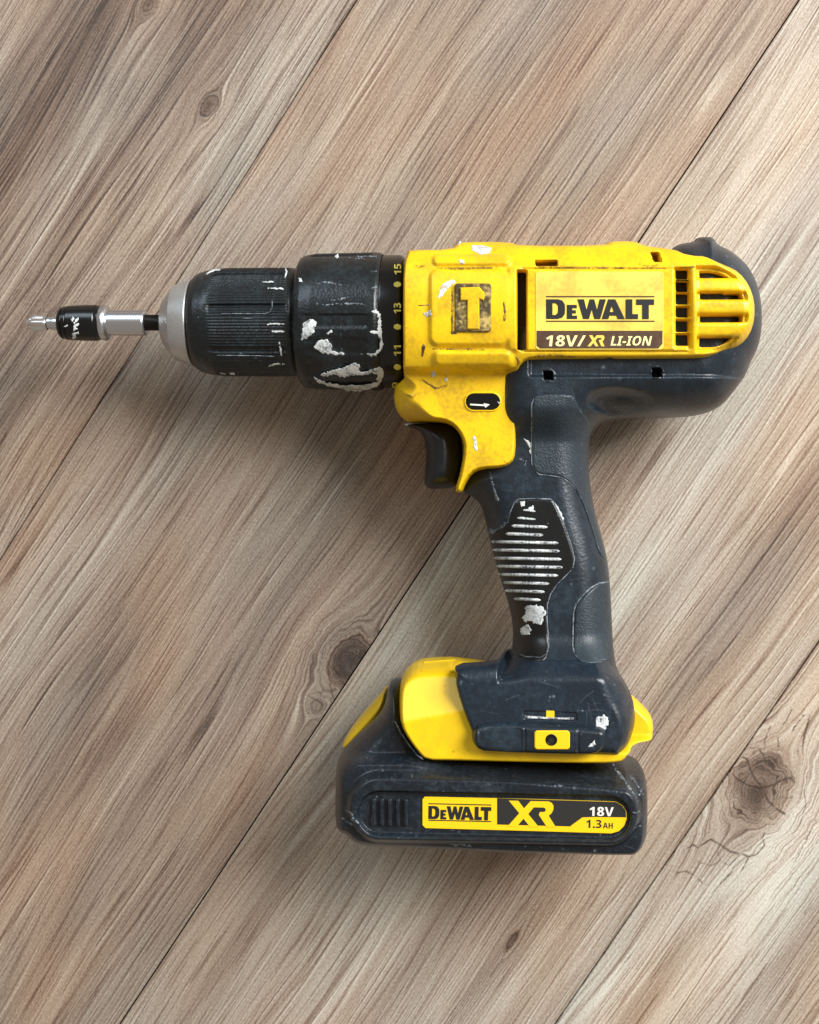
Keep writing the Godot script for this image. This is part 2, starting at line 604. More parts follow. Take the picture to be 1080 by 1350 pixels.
# One plank's picture. knots: [s, t, half length, half width, darkness]; tones: [s, t, half length, half width, amount]; cracks: lines of s, t.
func paint_plank(res: Dictionary) -> void:
	var w: float = res.width
	var s0: float = res.s0
	var sd: int = res.seed
	var base: float = res.base
	var contrast: float = res.contrast
	var pores: float = res.pores
	var n1 := noise(sd, 1.0, 2)
	var n2 := noise(sd + 1, 1.0, 2)
	var n3 := noise(sd + 2, 1.0, 2)
	var n4 := noise(sd + 3, 1.0, 1)
	var n5 := noise(sd + 4, 1.0, 2)
	var n6 := noise(sd + 6, 1.0, 1)
	var kn: Array = res.knots
	var tn: Array = res.tones
	var bytes := PackedByteArray()
	bytes.resize(TEX_W * TEX_H * 3)
	var bump := PackedByteArray()
	bump.resize(TEX_W * TEX_H)
	for j in TEX_H:
		var s := s0 + LONG_MM * (j + 0.5) / TEX_H
		for i in TEX_W:
			var t := w * (i + 0.5) / TEX_W
			var psi := t + n5.get_noise_2d(s * 0.0032, t * 0.012) * 5.0 + n5.get_noise_2d(s * 0.011 + 70.0, t * 0.07) * 0.55
			var dark := 0.0
			for k in kn:
				var ds: float = s - k[0]
				var dt: float = t - k[1]
				if absf(ds) < k[2] * 4.0 and absf(dt) < k[3] * 4.5:
					var e := sqrt((ds / k[2]) * (ds / k[2]) + (dt / k[3]) * (dt / k[3])) + n5.get_noise_2d(s * 0.12, t * 0.12) * 0.16
					if e > 1.0:
						psi -= dt * exp((1.0 - e) * 1.5)
						dark += 0.16 * k[4] * exp((1.0 - e) * 6.0)
					else:
						psi = k[1] + e * k[3] * 1.7 + n5.get_noise_2d(s * 0.2, t * 0.2) * 0.6
						dark += k[4] * sst(1.0, 0.85, e) * (0.3 + 0.65 * (1.0 - e) + 0.35 * n1.get_noise_2d(s * 0.07, t * 0.07))
			var tone := base + contrast * (0.14 * n1.get_noise_2d(s * 0.0035, psi * 0.04) + 0.11 * n2.get_noise_2d(s * 0.006, psi * 0.17))
			for k in tn:
				var a: float = (s - k[0]) / k[2]
				var b: float = (t - k[1]) / k[3]
				var g := a * a + b * b
				if g < 4.0:
					tone += k[4] * exp(-g * 1.4)
			var slow := n6.get_noise_2d(s * 0.003, psi * 0.03)
			var ga := psi / 3.0 + 1.3 * n1.get_noise_2d(psi * 0.08, s * 0.0018) + 0.3 * n5.get_noise_2d(s * 0.009, psi * 0.11)
			var fa := ga - floorf(ga)
			var va := clampf(0.42 + 0.85 * n4.get_noise_2d(s * 0.013, floorf(ga) * 7.3) + 0.7 * slow, 0.0, 1.0)
			var da := maxf(0.0, 1.0 - absf(fa - 0.12) / 0.11)
			var la := maxf(0.0, 1.0 - absf(fa - 0.34) / 0.12)
			var gb := psi / 1.15 + 0.9 * n3.get_noise_2d(psi * 0.2, s * 0.004) + 0.25 * n3.get_noise_2d(s * 0.02, psi * 0.2)
			var fb := gb - floorf(gb)
			var vb := clampf(0.25 + 0.95 * n4.get_noise_2d(s * 0.03 + 50.0, floorf(gb) * 5.1) - 0.5 * slow, 0.0, 1.0)
			var db := maxf(0.0, 1.0 - absf(fb - 0.25) / 0.26)
			var lb := maxf(0.0, 1.0 - absf(fb - 0.75) / 0.26)
			var streak := n3.get_noise_2d(s * 0.012, psi * 0.4)
			var grit := n2.get_noise_2d(s * 0.75, t * 1.25)
			var split := n6.get_noise_2d(s * 0.02 + 30.0, psi * 1.0)
			var cut := clampf((split - 0.43) * 8.0, 0.0, 1.0) * pores
			var line := 0.2 * va * la + 0.13 * vb * lb
			var groove := (0.35 * va * da + 0.23 * vb * db) * sqrt(contrast)
			tone += contrast * 0.07 * streak + 0.15 * grit + line * (0.5 + 0.5 * contrast) - groove - 0.3 * cut - dark
			cut = maxf(cut, maxf(va * da, 0.6 * vb * db))
			var c := ramp(clampf(tone, 0.0, 1.0))
			var hue := n1.get_noise_2d(s * 0.006 + 9.0, psi * 0.02 + 30.0) * 0.03
			var o := (j * TEX_W + i) * 3
			bytes[o] = int(clampf(c.r + hue, 0.0, 1.0) * 255.0)
			bytes[o + 1] = int(clampf(c.g - hue * 0.2, 0.0, 1.0) * 255.0)
			bytes[o + 2] = int(clampf(c.b - hue * 0.9, 0.0, 1.0) * 255.0)
			bump[j * TEX_W + i] = int(clampf(150.0 + 20.0 * streak + 34.0 * grit + 260.0 * line - 70.0 * cut, 0.0, 255.0))
	var im := Image.create_from_data(TEX_W, TEX_H, false, Image.FORMAT_RGB8, bytes)
	var hm := Image.create_from_data(TEX_W, TEX_H, false, Image.FORMAT_L8, bump)
	hm.convert(Image.FORMAT_RGB8)
	var r := RandomNumberGenerator.new()
	r.seed = sd
	for line in res.cracks:                # fine dry cracks round the knots
		var wide: float = line[0]
		for q in range(1, line.size() - 1):
			var a: Vector2 = line[q]
			var b: Vector2 = line[q + 1]
			var n := int(a.distance_to(b) * 5.0) + 2
			var amp := a.distance_to(b) * 0.05
			for k in n:
				var f := float(k) / n
				var p := a.lerp(b, f) + Vector2(n5.get_noise_2d(a.x + f * 9.0, a.y), n5.get_noise_2d(a.x, a.y + f * 9.0)) * amp
				var x := (p.y / w) * TEX_W
				var y := (p.x - s0) / LONG_MM * TEX_H
				var rad := wide * (1.0 if q > 1 else sqrt(f + 0.1)) * r.randf_range(0.85, 1.15)
				if x > 2 and x < TEX_W - 2 and y > 2 and y < TEX_H - 2:
					dab(im, x, y, rad * 0.66, Color(0.25, 0.195, 0.16), 0.45 * clampf(1.0 + 1.4 * n2.get_noise_2d(p.x * 0.25, p.y * 0.25), 0.15, 1.0))
					dab(hm, x, y, rad * 0.62, Color(0.1, 0.1, 0.1), 0.6)
	res.picture = im
	hm.bump_map_to_normal_map(1.6)
	res.normals = hm

func st_of(px: float, py: float, plank: int) -> Vector2:
	var p := P(px, py, 0.0)
	return Vector2(p.dot(along), p.dot(across) - seam[plank])

func lines_of(a: Array, plank: int) -> Array:
	var o := []
	for l in a:
		var n := [l[0]]
		for i in range(1, l.size(), 2):
			n.append(st_of(l[i], l[i + 1], plank))
		o.append(n)
	return o

func spots_of(a: Array, plank: int) -> Array:          # px, py, half length (mm), half width (mm), amount
	var o := []
	for k in a:
		var p := st_of(k[0], k[1], plank)
		o.append([p.x, p.y, k[2], k[3], k[4]])
	return o

func build_floor() -> void:
	along = (P(167, 1346, 0) - P(1060, 0, 0)).normalized()
	across = Vector2(-along.y, along.x)
	if across.x < 0.0:
		across = -across
	var o1 := (P(470, 0, 0).dot(across) + P(0, 737, 0).dot(across)) / 2.0
	var o2 := (P(1060, 0, 0).dot(across) + P(167, 1346, 0).dot(across)) / 2.0
	var o3 := (P(1070, 860, 0).dot(across) + P(733, 1349, 0).dot(across)) / 2.0
	var w := (o3 - o1) / 2.0
	seam = [o1 - w, o1, o2, o3, o3 + w]
	print("seams ", seam, " width ", w)
	var jobs := [
		{"seed": 101, "base": 0.53, "contrast": 1.15, "pores": 0.75,
			"knots": spots_of([[275, 140, 5.5, 3.4, 0.4], [196, 6, 5.0, 3.0, 0.35]], 0),
			"tones": spots_of([[60, 150, 150, 20, -0.2], [290, 20, 70, 14, -0.14], [40, 250, 90, 12, 0.16], [330, 190, 120, 14, 0.14], [10, 570, 60, 20, -0.06]], 0),
			"cracks": lines_of([[1.6, 262, 138, 274, 136, 286, 139], [1.4, 287, 128, 288, 142, 279, 160, 270, 170], [1.5, 268, 140, 270, 152], [1.2, 120, 45, 110, 60, 102, 68]], 0)},
		{"seed": 211, "base": 0.56, "contrast": 0.72, "pores": 0.6,
			"knots": spots_of([[464, 872, 11.5, 9.5, 0.42], [418, 930, 4.0, 3.0, 0.1]], 1),
			"tones": spots_of([[466, 866, 10, 8, -0.12], [110, 950, 60, 16, -0.14], [150, 980, 30, 7, -0.14], [40, 850, 60, 20, 0.06], [330, 640, 90, 26, 0.05], [620, 180, 120, 16, -0.06], [420, 300, 80, 22, 0.1], [300, 900, 80, 22, -0.04], [210, 1120, 70, 30, -0.04]], 1),
			"cracks": lines_of([[2.0, 434, 876, 433, 890, 437, 912, 443, 930], [1.8, 437, 876, 447, 892, 455, 906], [2.0, 445, 846, 460, 842, 471, 844, 478, 850, 488, 858], [1.8, 471, 844, 474, 832], [2.2, 447, 860, 462, 860, 474, 868, 482, 876],
				[1.5, 397, 918, 404, 916, 416, 922, 427, 930], [1.3, 408, 940, 416, 948, 424, 956], [1.3, 410, 906, 420, 912, 430, 920], [1.3, 200, 700, 213, 680, 222, 665], [1.1, 430, 1000, 445, 980], [1.4, 320, 640, 300, 672]], 1)},
		{"seed": 307, "base": 0.7, "contrast": 0.7, "pores": 0.6,
			"knots": spots_of([[679, 1244, 6.0, 1.8, 0.5]], 2),
			"tones": spots_of([[880, 660, 120, 22, 0.12], [1030, 720, 110, 10, -0.12], [960, 860, 90, 12, -0.08], [820, 620, 40, 12, -0.1], [740, 1190, 34, 5, -0.12], [640, 1290, 20, 3, -0.12], [380, 1180, 50, 10, 0.08], [330, 1240, 90, 9, -0.12], [470, 1230, 60, 16, 0.1], [1030, 180, 120, 26, 0.06]], 2),
			"cracks": lines_of([[1.6, 735, 1165, 700, 1212, 683, 1238, 660, 1275, 650, 1290], [1.3, 690, 1225, 679, 1248], [1.2, 870, 580, 830, 640, 795, 690], [1.1, 900, 560, 845, 650, 800, 705], [1.2, 1020, 800, 990, 845, 968, 880]], 2)},
		{"seed": 401, "base": 0.77, "contrast": 0.62, "pores": 0.75,
			"knots": spots_of([[1000, 1040, 15.0, 12.0, 0.55]], 3),
			"tones": spots_of([[985, 1085, 17, 9, -0.2], [1010, 1015, 12, 9, -0.22], [920, 1130, 20, 9, -0.08], [1000, 1180, 55, 16, 0.13], [865, 1290, 50, 4.5, -0.22], [1060, 1250, 60, 8, -0.16], [1070, 1330, 50, 12, -0.12], [890, 1240, 60, 8, 0.07]], 3),
			"cracks": lines_of([
				[2.6, 960, 1017, 970, 1026, 985, 1035, 1001, 1040, 1020, 1034, 1033, 1027, 1042, 1025, 1046, 1031], [2.6, 976, 996, 985, 1001, 989, 1015, 995, 1027, 1004, 1038], [2.6, 1005, 1041, 1012, 1055, 1022, 1065, 1035, 1073],
				[2.2, 984, 985, 998, 986, 1006, 994, 1009, 1008], [1.6, 963, 1018, 978, 1011, 992, 1008], [2.2, 896, 1124, 913, 1113, 920, 1117, 937, 1106, 950, 1114, 962, 1122, 986, 1128], [1.8, 888, 1160, 893, 1150, 905, 1148, 918, 1156, 926, 1164],
				[1.6, 903, 1103, 914, 1103], [1.4, 916, 1099, 936, 1097], [1.5, 915, 1133, 927, 1138, 938, 1141, 950, 1134, 960, 1140], [1.5, 950, 1134, 946, 1122], [1.4, 926, 1156, 936, 1148], [1.8, 955, 1147, 965, 1137, 976, 1126], [1.8, 975, 1150, 980, 1143, 987, 1129, 997, 1126, 1008, 1114, 1005, 1104, 1008, 1097],
				[2.0, 938, 1178, 950, 1164, 964, 1150], [1.8, 1008, 990, 1008, 975, 1016, 956], [2.2, 1043, 968, 1047, 958, 1060, 942], [2.4, 1057, 992, 1060, 970, 1068, 942], [1.8, 1025, 964, 1036, 950, 1044, 934], [2.0, 1025, 965, 1026, 985], [1.6, 1052, 1010, 1052, 985],
				[1.6, 1038, 1110, 1055, 1084, 1062, 1060, 1060, 1040], [1.4, 1026, 1050, 1040, 1052, 1046, 1050], [1.3, 1018, 1043, 1042, 1040], [1.3, 1000, 1075, 1015, 1072], [1.3, 950, 1062, 955, 1075, 960, 1082], [1.4, 980, 1042, 986, 1054, 993, 1060],
				[1.7, 1040, 1150, 1056, 1120, 1076, 1080], [1.3, 858, 1250, 836, 1280], [1.3, 846, 1243, 820, 1272], [1.4, 905, 1290, 886, 1318], [1.5, 910, 1225, 890, 1240], [1.4, 960, 1330, 945, 1349], [1.6, 1075, 1180, 1060, 1205]], 3)}]
	var workers := []
	for k in 4:
		jobs[k].width = w
		var mid := st_of([200.0, 330.0, 620.0, 930.0][k], [330.0, 560.0, 780.0, 1130.0][k], k).x
		jobs[k].s0 = mid - LONG_MM / 2.0
		var th := Thread.new()
		th.start(paint_plank.bind(jobs[k]))
		workers.append(th)
	for th in workers:
		th.wait_to_finish()
	var under := BoxMesh.new()
	under.size = Vector3(3.2, 0.01, 3.2)
	var fl := MeshInstance3D.new()
	fl.name = "floor"
	fl.mesh = under
	fl.position = Vector3(0, -0.0115, 0)
	fl.material_override = plain(Color(0.1, 0.085, 0.07), 0.9)
	fl.set_meta("label", "wood-look floor of long beige and brown planks laid on the slant")
	fl.set_meta("category", "floor")
	fl.set_meta("kind", "structure")
	add_child(fl)
	var mats := []
	for k in 4:
		var m := plain(Color.WHITE, 0.5, 0.0, 0.4)
		m.albedo_texture = ImageTexture.create_from_image(jobs[k].picture)
		m.normal_enabled = true
		m.normal_texture = ImageTexture.create_from_image(jobs[k].normals)
		m.normal_scale = 0.6
		mats.append(m)
	for k in range(-4, 9):
		var off: float = seam[0] + w * k
		var which := posmod(k, 4)
		var sa: float = jobs[which].s0 - 460.0 + (0.0 if k >= 0 and k < 4 else fmod(absf(k) * 217.0, 300.0))
		for part in ([0] if k >= 0 and k < 4 else [0, 1]):
			var span := 1500.0 if k >= 0 and k < 4 else 750.0
			put(plank_mesh(off, w, sa + span * part, span, jobs[which].s0), "plank", mats[which], fl)

func plank_mesh(off: float, w: float, sa: float, span: float, s0: float) -> ArrayMesh:     # a board with eased edges
	var st := SurfaceTool.new()
	st.begin(Mesh.PRIMITIVE_TRIANGLES)
	var gap := 0.23
	var ease := 0.32
	var prof := [[gap, -5.0], [gap, -0.55], [gap + ease * 0.35, -0.16], [gap + ease, 0.0], [w - gap - ease, 0.0], [w - gap - ease * 0.35, -0.16], [w - gap, -0.55], [w - gap, -5.0]]
	var nrm := [Vector2(-1, 0), Vector2(-1, 0.25), Vector2(-0.6, 0.8), Vector2(0, 1), Vector2(0, 1), Vector2(0.6, 0.8), Vector2(1, 0.25), Vector2(1, 0)]
	var lift := Vector3(0, 0.0115 + 0.00007 * sin(off * 12.7), 0)
	for i in prof.size() - 1:
		var c := []
		for e in [[i, sa + 0.1], [i, sa + span - 0.1], [i + 1, sa + span - 0.1], [i + 1, sa + 0.1]]:
			var t: float = prof[e[0]][0]
			var p: Vector2 = along * float(e[1]) + across * (off + t)
			var n2: Vector2 = nrm[e[0]]
			var n3 := Vector3(across.x * n2.x, n2.y, across.y * n2.x).normalized()
			c.append([W3(p, prof[e[0]][1]) + lift, n3, Vector2(clampf(t / w, 0.003, 0.997), (float(e[1]) - s0) / LONG_MM)])
		var order := [0, 1, 2, 0, 2, 3]
		var f: Vector3 = (c[2][0] - c[0][0]).cross(c[1][0] - c[0][0])
		if f.dot(c[0][1] + c[2][1]) < 0.0:
			order = [0, 2, 1, 0, 3, 2]
		for k in order:
			st.set_normal(c[k][1])
			st.set_uv(c[k][2])
			st.add_vertex(c[k][0])
	st.generate_tangents()
	return st.commit()

# ------------------------------------------------------------------ the drill
const MID := 33.0                       # height of the plane where the two halves of the body meet
var dark_surf := Surf.new()
var yellow_surf := Surf.new()
var foot_surf := Surf.new()
var pack_surf := Surf.new()

func h_dark(p: Vector2, d: float) -> float:
	var q := Q(p, 50.0)
	var a := sst(535.0, 585.0, q.y)
	var b := sst(835.0, 905.0, q.y)
	var tall := lerpf(lerpf(26.5, 17.5, a), 29.5, b)
	var r := lerpf(lerpf(17.0, 12.0, a), 8.0, b)
	var h := MID + tall * dome(d / r)
	if q.y < 620.0:
		var e := pow((q.x - 818.0) / 52.0, 2.0) + pow((q.y - 531.0 - (q.x - 818.0) * 0.08) / 20.0, 2.0)
		h -= 5.5 * sst(1.05, 0.05, e) * sst(768.0, 780.0, q.x) * (1.0 - 0.5 * sst(800.0, 860.0, q.x))
		h -= 1.6 * sst(500.0, 496.0, q.y) * sst(695.0, 700.0, q.x)      # the step below the yellow cover
		for s in [Vector2(722, 497), Vector2(863, 494)]:
			h += 0.7 * sst(8.5, 6.5, q.distance_to(s)) - 7.0 * sst(5.6, 4.6, maxf(absf(q.x - s.x), absf(q.y - s.y)))
	elif q.y > 880.0:
		pass
	elif q.y > 640.0:
		h -= 1.2 * sst(0.9, -0.3, absf(rbox(q, 700.0, 765.0, 4000.0, 4000.0, 1.0)) + 1000.0)
	return h

func h_motor(qy: float) -> float:
	var t := minf(1.0, absf((qy - 412.0) / 111.0))
	return MID + 31.5 * pow(1.0 - pow(t, 2.5), 0.4)

func h_yellow(p: Vector2, d: float) -> float:
	var q := Q(p, 60.0)
	var low := sst(483.0, 495.0, q.y) * sst(700.0, 692.0, q.x)
	var h := lerpf(h_motor(q.y), MID + 21.0, low)
	var r := 1.4 + 8.0 * sst(575.0, 530.0, q.x) * sst(492.0, 512.0, q.y) + 5.5 * sst(925.0, 965.0, q.x) + 1.5 * sst(350.0, 320.0, q.y)
	if q.y < 500.0:
		h += 1.3 * sst(3.5, -3.5, rbox(q, 619.0, 407.0, 51.0, 50.0, 11.0))
		h += 1.5 * sst(3.0, -4.0, rbox(q, 622.0, 343.5, 51.0, 7.5, 6.5))
		h += 2.0 * sst(3.5, -5.0, rbox(q, 624.0, 474.0, 52.0, 10.5, 9.0))
		h += 1.2 * sst(4.0, -3.0, rbox(q, 677.0, 409.0, 6.5, 54.0, 4.0))
		h -= 0.7 * sst(1.5, 0.0, absf(q.y - 327.0 - 0.0)) * sst(690.0, 700.0, q.x) * sst(850.0, 840.0, q.x) * 0.5
		if q.x > 640.0:
			h = lerpf(h, 63.0, sst(1.2, -0.6, rbox(q, 797.0, 409.5, 108.0, 52.5, 3.0)))
			h -= 0.8 * sst(1.2, 0.2, absf(rbox(q, 797.0, 409.5, 110.0, 54.5, 3.0)))
			h -= 9.0 * sst(0.7, -0.7, rbox(q, 688.0, 410.0, 6.2, 52.0, 2.0))
			h -= 7.0 * sst(0.7, -0.7, rbox(q, 720.5, 347.0, 14.0, 3.4, 1.0))
			h -= 7.0 * sst(0.7, -0.7, rbox(q, 865.5 - (q.y - 338.0) * -0.2, 338.5, 4.6, 6.6, 1.0))
		if q.x > 870.0:
			h -= 0.8 * sst(1.0, -1.0, rbox(q, 899.0, 407.0, 11.5, 54.0, 2.0))
			for y in [362.0, 377.8, 394.4, 412.0, 430.0, 448.5]:
				h -= 8.0 * sst(0.7, -0.7, rbox(q, 899.0, y, 8.6, 6.9 if y < 420.0 else 7.4, 1.2))
			var rim := rbox(q, 920.0, 408.0, 64.0, 56.0, 50.0)
			var inside := sst(1.5, -1.5, maxf(rim, 917.0 - q.x))
			if inside > 0.0:
				var g := -2.4
				var bar := false
				for y in [377.0, 406.0, 435.5]:
					var e := absf(q.y - y) / 10.3
					if e < 1.0:
						g = -2.6 + 2.0 * sqrt(1.0 - e * e * e * e)
						bar = true
				if not bar:
					g -= 9.0 * sst(1.0, -1.0, maxf(rim + 7.0, 923.0 - q.x))
				h += g * inside
	h = MID + (h - MID) * dome(d / r)
	return h

func h_foot(p: Vector2, d: float) -> float:
	var q := Q(p, 57.0)
	var h := 59.5 - maxf(0.0, 938.0 + (600.0 - q.x) * 0.18 - q.y) * 0.13
	h = lerpf(h, 45.0, sst(798.0, 815.0, q.x) * sst(992.0, 978.0, q.y))
	return MID + (h - MID) * dome(d / 2.4)

func h_pack(p: Vector2, d: float) -> float:
	var q := Q(p, 60.0)
	var u := (q - Vector2(650, 1068)).rotated(-0.021) + Vector2(650, 1068)
	var ring := rbox(u, 651.0, 1066.0, 194.0, 47.0, 45.0)
	var h := lerpf(53.0, 60.0, sst(1002.0, 1014.0, u.y - (430.0 - u.x) * 0.02))
	h += 4.0 * sst(2.0, -9.0, ring)
	h -= 1.9 * sst(1.2, -1.2, rbox(u, 652.0, 1071.5, 178.0, 28.5, 28.0))
	h -= 0.7 * sst(1.0, 0.3, absf(u.y - 1083.0)) * sst(834.0, 838.0, u.x)
	var r := 6.5 - 2.0 * sst(480.0, 700.0, q.x)
	return MID + (h - MID) * dome(d / r)

func on(px: float, py: float, surf: Variant) -> Vector3:       # where the picture's point lies on a surface; metres
	var h := 50.0
	for k in 5:
		var p := P(px, py, h)
		h = surf.at(p) if surf is Surf else (surf as Callable).call(p)
	return P3(px, py, h)

func line_on(a: Array, surf: Variant, lift: float) -> PackedVector3Array:
	var o := PackedVector3Array()
	for i in range(0, a.size() - 2, 2):
		var n := maxi(2, int(Vector2(a[i], a[i + 1]).distance_to(Vector2(a[i + 2], a[i + 3])) / 3.0))
		for k in n:
			var f := float(k) / n
			o.append(on(lerpf(a[i], a[i + 2], f), lerpf(a[i + 1], a[i + 3], f), surf) + Vector3(0, lift * 0.001, 0))
	o.append(on(a[a.size() - 2], a[a.size() - 1], surf) + Vector3(0, lift * 0.001, 0))
	return o

# A dried splash of paint that lies on a surface, with a ragged edge.
func splash(a: Array, surf: Variant, parent: Node, ragged := 1.6, mat: Material = null, called := "paint_splash", swell := 0.05) -> void:
	var o := PackedVector2Array()
	var n := a.size() / 2
	var wob := noise(int(a[0] * 7.0 + a[1]), 0.13, 3)
	for i in n:
		var p := Vector2(a[i * 2], a[i * 2 + 1])
		var q := Vector2(a[(i * 2 + 2) % a.size()], a[(i * 2 + 3) % a.size()])
		var m := maxi(2, int(p.distance_to(q) / 1.3))
		for k in m:
			var r := p.lerp(q, float(k) / m)
			r += Vector2(wob.get_noise_2d(r.x * 2.2, r.y * 2.2), wob.get_noise_2d(r.x * 2.2 + 90.0, r.y * 2.2)) * ragged * 1.5
			var v := on(r.x, r.y, surf)
			o.append(Vector2(v.x, v.z) * 1000.0)
	var f := func(p: Vector2, d: float) -> float:
		var h: float = surf.at(p) if surf is Surf else (surf as Callable).call(p)
		return h + 0.06 + swell * dome(d / 0.8) + 0.06 * wob.get_noise_2d(p.x * 22.0, p.y * 22.0) * minf(1.0, d)
	put(relief(o, f, 0.28, 0.0, 0.5), called, mat if mat else M.paint, parent)

func wide_line(a: Array, widths: Array, surf: Variant, parent: Node, called: String, mat: Material, ragged := 0.7) -> void:   # a brushed mark that follows a line
	var l := []
	var r := []
	var n := a.size() / 2
	for i in n:
		var p := Vector2(a[i * 2], a[i * 2 + 1])
		var q := Vector2(a[mini(i + 1, n - 1) * 2], a[mini(i + 1, n - 1) * 2 + 1]) - Vector2(a[maxi(i - 1, 0) * 2], a[maxi(i - 1, 0) * 2 + 1])
		var s: Vector2 = q.orthogonal().normalized() * widths[mini(i, widths.size() - 1)] * 0.5
		l.append_array([p.x + s.x, p.y + s.y])
		r = [p.x - s.x, p.y - s.y] + r
	splash(l + r, surf, parent, ragged, mat, called, 0.12)

func build_drill() -> void:
	drill = thing("cordless_drill", "worn yellow and black cordless hammer drill lying on its side, flecked with white paint", "drill")
	build_body()
	build_grip()
	build_foot()
	build_pack()
	build_front()

func glyphs(kind: String) -> Array:
	if kind == "wordmark":       # heavy slab letters, 702 wide and 128 high
		return [[0, 0, 42, 0, 42, 128, 0, 128], [42, 0, 75, 0, 105, 8, 122, 32, 124, 64, 122, 96, 105, 120, 75, 128, 42, 128, 42, 102, 62, 102, 76, 88, 78, 64, 76, 40, 62, 26, 42, 26],
			[135, 36, 200, 36, 200, 58, 170, 58, 170, 71, 194, 71, 194, 92, 170, 92, 170, 106, 202, 106, 202, 128, 135, 128],
			[204, 0, 247, 0, 264, 70, 283, 0, 313, 0, 332, 70, 348, 0, 389, 0, 352, 128, 314, 128, 297, 66, 279, 128, 241, 128],
			[404, 0, 427, 0, 427, 42, 414, 82, 427, 82, 427, 106, 412, 106, 406, 128, 362, 128], [427, 0, 450, 0, 512, 128, 466, 128, 457, 106, 427, 106, 427, 82, 440, 82, 427, 42],
			[518, 0, 561, 0, 561, 96, 598, 96, 598, 128, 518, 128], [586, 0, 702, 0, 702, 36, 668, 36, 668, 128, 625, 128, 625, 36, 586, 36]]
	# the X and R that run into each other, 312 wide and 160 high
	return [[0, 0, 62, 0, 100, 46, 142, 0, 196, 0, 128, 80, 200, 160, 143, 160, 98, 109, 54, 160, -6, 160, 70, 76], [150, 0, 258, 0, 280, 8, 292, 26, 292, 48, 282, 70, 262, 88, 312, 160, 254, 160, 198, 84, 204, 66, 232, 66, 242, 58, 240, 44, 228, 38, 160, 38, 142, 58, 132, 46, 160, 16]]

func print_glyphs(kind: String, x0: float, y0: float, x1: float, y1: float, h: float, mat: Material, parent: Node, turn := 0.0, lean := 0.0, called := "logo_letter") -> void:
	var wide := 702.0 if kind == "wordmark" else 312.0
	var high := 128.0 if kind == "wordmark" else 160.0
	for g in glyphs(kind):
		var o := PackedVector2Array()
		for i in range(0, g.size(), 2):
			var q := Vector2(x0 + (x1 - x0) * g[i] / wide - lean * (y0 - y1) * (1.0 - g[i + 1] / high), y0 + (y1 - y0) * g[i + 1] / high)
			q = (q - Vector2(x0, y0)).rotated(turn) + Vector2(x0, y0)
			o.append(P(q.x, q.y, h))
		put(slab(o, h, 0.06, 0.0), called, mat, parent)
		h += 0.015

